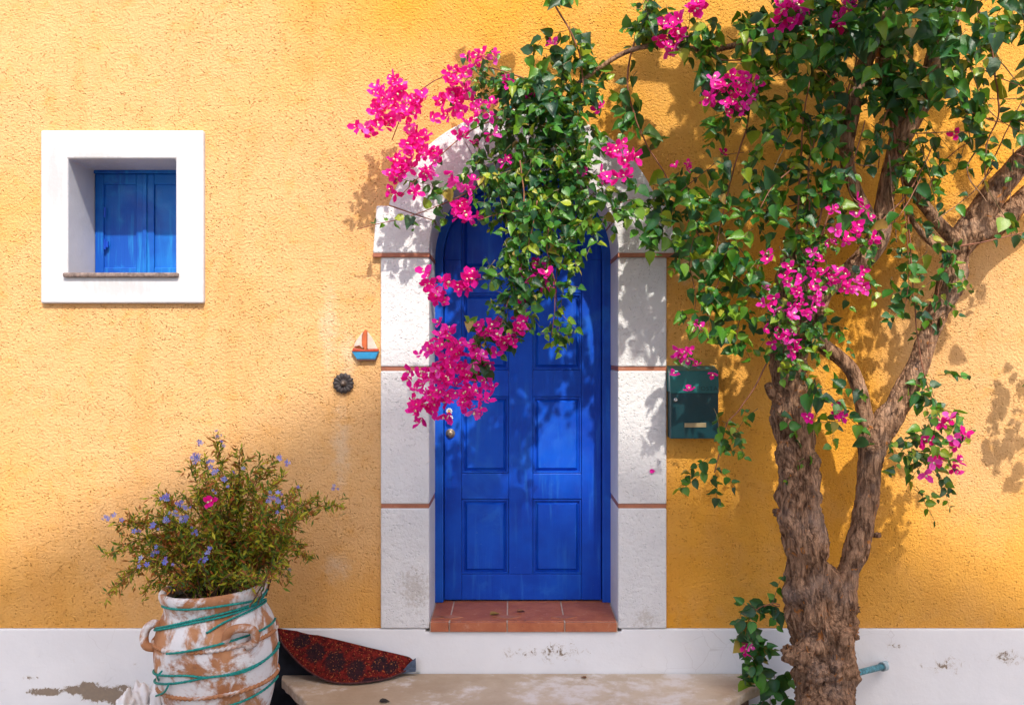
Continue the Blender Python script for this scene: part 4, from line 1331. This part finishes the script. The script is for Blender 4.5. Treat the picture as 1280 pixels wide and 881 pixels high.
bigbunch = [(559, 417), (557, 430), (542, 440), (559, 444), (583, 437), (597, 440), (528, 464), (549, 457), (569, 454), (586, 464), (576, 471), (556, 474), (542, 481), (566, 488), (552, 495), (576, 495), (590, 491), (590, 505), (525, 505), (532, 518), (515, 507), (535, 495), (570, 440), (545, 468)]
flowers(bigbunch, .54, 3, 8, .062)
flowers(bigbunch, .46, 2, 7, .056)
flowers([(612, 455), (618, 440), (508, 470), (520, 445), (535, 425), (548, 408), (598, 520)], .5, 1, 4, .055)
flowers([(605, 473), (615, 486), (605, 502), (520, 486), (556, 515)], .50, 2, 3, .06)
flowers([(537, 345), (539, 359), (552, 376), (556, 352), (571, 355), (593, 343), (586, 350), (545, 367)], .46, 4, 5)
flowers([(651, 340), (666, 345), (682, 342), (683, 354), (673, 330), (651, 388), (624, 406), (603, 406)], .46, 3, 4)
flowers([(651, 406), (644, 417), (634, 427), (625, 423), (610, 415)], .50, 5, 5)
flowers([(472, 115), (470, 137), (459, 162), (472, 155), (498, 102), (490, 120), (495, 137), (514, 129), (526, 126), (511, 140), (493, 149), (512, 161), (508, 182), (529, 173), (532, 188), (543, 194), (511, 199), (496, 204), (493, 220), (537, 211), (520, 185), (505, 215), (480, 125), (500, 112)], .32, 6, 5, .058)
flowers([(492, 238), (540, 149), (520, 238), (453, 158)], .3, 3, 3, .055)
flowers([(567, 223), (585, 233), (576, 256), (588, 270), (584, 262), (575, 268)], .34, 4, 4.5, .06)
flowers([(594, 72), (585, 87), (568, 93), (564, 106), (580, 111), (555, 126), (570, 129), (561, 139), (579, 137), (596, 143), (585, 120), (572, 118)], .32, 4, 5.5, .058)
flowers([(607, 131), (617, 129), (614, 143), (616, 164), (579, 170), (595, 176), (632, 93), (633, 102), (617, 68), (633, 201), (585, 157), (600, 73), (690, 56), (661, 127), (748, 137), (730, 218)], .36, 2, 3.5, .055)
flowers([(844, 27), (844, 38), (850, 47), (836, 62), (832, 30), (841, 52)], .52, 5, 5)
flowers([(824, 47), (870, 13), (874, 8)], .52, 2, 3)
flowers([(767, 189), (758, 187), (776, 181), (782, 200), (790, 195), (779, 221), (752, 221)], .38, 3, 4)
flowers([(863, 208), (847, 204), (855, 212), (904, 194)], .36, 1, 3, .04)
flowers([(986, 3), (1003, 10), (996, 25), (971, 29), (979, 14), (993, 14), (874, 12), (1057, 15), (1051, 29), (1061, 7), (867, 10)], .68, 4, 5)
flowers([(894, 102), (908, 109), (914, 99), (930, 102), (945, 112), (933, 116), (887, 129), (913, 123), (933, 133), (909, 138), (895, 118), (922, 110)], .60, 3, 6.5, .056)
flowers([(1194, 167)], .5, 1, 1, .07)
flowers([(960, 322), (1014, 313), (1020, 323), (1020, 333), (987, 333), (1042, 305), (1056, 298), (1045, 287), (1071, 291), (1074, 280), (1080, 269), (1074, 256), (1034, 267), (1091, 300)], .58, 2, 6, .052)
flowers([(1038, 342), (1049, 340), (1036, 351), (1063, 349), (1080, 356), (1073, 363), (1056, 356), (987, 356), (998, 360), (1009, 356), (1016, 367), (994, 371), (978, 382), (1005, 382), (987, 396), (1003, 396), (1023, 374)], .60, 3, 7, .050)
flowers([(960, 367), (960, 378), (958, 411), (980, 418), (969, 425), (994, 425), (998, 436), (994, 443), (985, 430)], .58, 2, 6, .048)
flowers([(849, 439), (860, 440), (868, 404), (855, 445)], .42, 2, 3.5, .055)
flowers([(841, 469), (891, 466), (872, 457), (861, 488)], .40, 1, .6, .05)
flowers([(1010, 520), (1043, 512), (1050, 514)], .54, 2, 3, .05)
flowers([(1190, 521), (1176, 528), (1154, 545), (1194, 552), (1208, 546), (1194, 575), (1194, 590), (1168, 575), (1155, 590), (1160, 550)], .48, 2, 3, .055)

for b, mt, nm in canes: b.build(nm, M[mt], tree, smooth=True)
tw = twigs.build('twig', M['twig'], tree); tw['kind'] = 'stuff'
CNT = [leaves.emit(tree), young.emit(tree), bracts.emit(tree)]
print('tree leaves', CNT)

# ------------------------------------------------------------------ creeper at the foot of the trunk
leaves = Foliage('leaf', 'leaf', [M['leaf']]); young = Foliage('leaf', 'dry_leaf', [leaf_mat('dry_orange_leaf', [(0, (.45, .14, .02)), (1, (.6, .30, .05))], .6)])
bracts = Foliage('bract', 'flower', [M['bract'], M['cream']]); twigs = MB(); canes = []
cp = empty('creeper', W(960, 900, -.3), 'small dark creeper with orange dry leaves hanging between the step and trunk', 'plant')
strand([(975, 757), (955, 756), (938, 770), (932, 790), (935, 812), (948, 835), (962, 860), (960, 905)], [.40, .36, .32, .30], .003, 1.8, .075, 0, sub=.3)
C(938, 768, 12, 10, .34, .40, .9, .06, 0, length=.07)
C(936, 800, 10, 16, .34, .38, 1.2, .055, 0, length=.07)
C(942, 826, 12, 18, .30, .36, 1.3, .06, .0, length=.1)
C(966, 850, 18, 22, .26, .36, .6, .085, 0, length=.12)
C(966, 878, 20, 16, .26, .36, .8, .08, 0, length=.12)
for x, y in ((932, 788), (930, 795), (936, 802), (940, 770), (933, 778)):
    put_leaf(W(x, y, -.36), rv(1), .05, 1)
flowers([(933, 806), (930, 811)], .38, 2, 2, .05)
for b, mt, nm in canes: b.build(nm, M[mt], cp, smooth=True)
if twigs.v: twigs.build('twig', M['twig'], cp)['kind'] = 'stuff'
leaves.emit(cp); young.emit(cp); bracts.emit(cp)

# ------------------------------------------------------------------ shrub in the jar
HB = PC + Vector((.02, 0, .74))
sh = empty('flowering_shrub', HB, 'bushy olive green shrub with pale blue flowers growing in the clay jar', 'shrub')
hl = Foliage('sliver', 'leaf', [M['herb']])
hf = Foliage('star', 'flower', [M['bluebloom']])
tips = [(270, 545), (255, 570), (300, 560), (325, 570), (345, 575), (355, 590), (240, 585), (225, 615), (205, 622), (180, 640), (160, 652), (145, 655), (150, 680), (142, 690), (140, 735), (150, 728), (165, 700), (375, 610), (400, 620), (425, 628), (395, 640), (365, 620), (290, 590), (270, 600), (310, 600), (335, 610), (250, 630), (215, 650), (195, 670), (370, 650), (380, 680), (385, 695), (330, 640), (290, 640), (350, 670), (310, 680), (230, 680), (200, 700), (265, 660), (340, 700), (280, 690), (315, 712), (240, 715), (360, 712), (270, 720), (300, 730), (180, 735), (205, 735), (222, 728), (240, 734), (250, 728), (232, 722)]
allt = [(x, y, 1) for x, y in tips]
for _ in range(46):
    x = random.gauss(278, 58); y = random.uniform(590, 728)
    w_ = 1 - abs(x - 278) / 130
    if w_ > 0 and y > 640 - 60 * w_ and x < 372 and x > 170: allt.append((x, y, 0))
stems = MB()
for x, y, main in allt:
    dep = random.uniform(.30, .80)
    if x > 370: dep = random.uniform(.12, .3)
    e = W(x, y, -dep)
    s0 = HB + Vector((random.gauss(0, .07), random.gauss(0, .07), -.01))
    s0.x += (x - 270) * .0006
    mid_ = s0.lerp(e, .5) + Vector((random.gauss(0, .02), random.gauss(0, .02), .05 + .10 * min(1, abs(x - 270) / 120)))
    S = spline([tuple(s0), tuple(mid_), tuple(e)], .012)
    S = [Vector(p) + rv(.0018) for p in S]
    ns = len(S)
    stems.tube(S, [.0046 * (1 - .7 * i / ns) for i in range(ns)], 4, cap=False)
    for i in range(int(ns * .25), ns):
        t = (S[i] - S[i - 1]).normalized()
        for _ in range(2 if i < ns * .6 else 4):
            dv = t * .5 + rv(.8)
            hl.add(S[i] + rv(.006), dv, Vector((0, -.6, .8)) + rv(.7), random.uniform(.024, .050))
        if random.random() < .34:   # side sprig
            dv = (t * .4 + rv(.7)).normalized(); q = S[i].copy()
            for _ in range(random.randint(3, 7)):
                q = q + dv * .014
                for __ in range(2): hl.add(q, dv * .4 + rv(.8), Vector((0, -.6, .8)) + rv(.7), random.uniform(.022, .046))
stems.build('stem', m_plain('shrub_stem', (.16, .085, .04), .8, var=.3), sh)['kind'] = 'stuff'
bf = [(270, 540), (274, 546), (278, 555), (247, 551), (250, 556), (262, 575), (245, 572), (240, 572), (268, 590), (283, 598), (265, 612), (285, 611), (353, 574), (356, 576), (350, 572), (372, 608), (340, 618), (347, 622), (338, 627), (350, 616), (335, 625), (205, 619), (210, 622), (222, 630), (227, 632), (236, 634), (210, 648), (205, 655), (200, 662), (234, 642), (228, 648), (178, 701), (176, 706), (182, 703), (208, 704), (212, 700), (194, 688), (145, 642), (138, 644), (157, 650), (260, 685), (262, 689), (240, 665), (350, 640), (364, 704), (360, 712), (420, 608), (136, 648), (170, 660), (192, 655), (215, 640), (250, 565), (300, 585), (255, 700)]
for x, y in bf:
    for _ in range(random.choice((1, 2, 3, 4))):
        p = W(x + random.gauss(0, 3), y + random.gauss(0, 2.6), -random.uniform(.78, .86) if x < 360 else -.35)
        out = Vector((random.gauss(0, .6), -1, random.gauss(.3, .6))).normalized()
        hf.add(p, out.orthogonal() + rv(.2), out, random.uniform(.014, .030))
hl.emit(sh, 0); hf.emit(sh, 60, 2)
bb = Foliage('bract', 'flower', [M['bract'], M['cream']])
lone = empty('fallen_flower', W(263, 627, -.86), 'single magenta flower caught in the middle of the potted shrub', 'flower')
for q in ((262, 627), (266, 625)):
    bb.add(W(q[0], q[1], -.86), Vector((1, 0, .3)), Vector((.2, -1, .3)), .045)
bb.emit(lone)

# ------------------------------------------------------------------ fallen leaves and petals
dry = m_plain('dry_brown_leaf', (.30, .13, .06), .8, var=.3)
lt = TEMPL['leaf']
def fallen(name, pos, sz, rz, mat, lab, cat, tilt=0):
    vv = lt[0].copy(); vv[:, 2] = np.abs(vv[:, 1]) * .5 + .10 * (vv[:, 0] - .5) ** 2
    me = bpy.data.meshes.new(name); me.from_pydata([tuple(a * sz) for a in vv], [], lt[1]); me.materials.append(mat)
    o = link(name, me, None, pos); o.rotation_euler = (tilt, 0, rz)
    tag(o, lab, cat)
def on_step(px, py):
    x, y = P_slab(px, py, CAMZ - ST); return (x, y, ST + .002)
fallen('fallen_leaf', on_step(924, 846), .045, -.5, dry, 'dry brown leaf near the right corner of the stone step', 'leaf')
fallen('fallen_leaf', on_step(733, 847), .032, 2.8, dry, 'dry leaf lying on the step below the right half of the doorstep', 'leaf')
fallen('fallen_leaf', on_step(474, 877), .055, .1, m_plain('black_leaf', (.03, .025, .02), .8), 'blackened leaf at the front of the step below the rug', 'leaf')
fallen('fallen_leaf', on_step(519, 840), .040, .2, M['leaf'], 'green leaf on the step beside the pointed end of the rug', 'leaf')
fallen('fallen_petal', W(812, 588, -.024), .032, 0, M['bract'], 'magenta petal stuck to the right white door pillar', 'petal', R(90))
fallen('fallen_leaf', tuple(Vector(((xx(612)), .10, zt + .004))), .06, .3, M['leaf'], 'green leaf lying on the left half of the terracotta doorstep', 'leaf')
fallen('fallen_leaf', tuple(Vector(((xx(646)), .16, zt + .004))), .05, .1, dry, 'brown leaf lying on the middle of the terracotta doorstep', 'leaf')
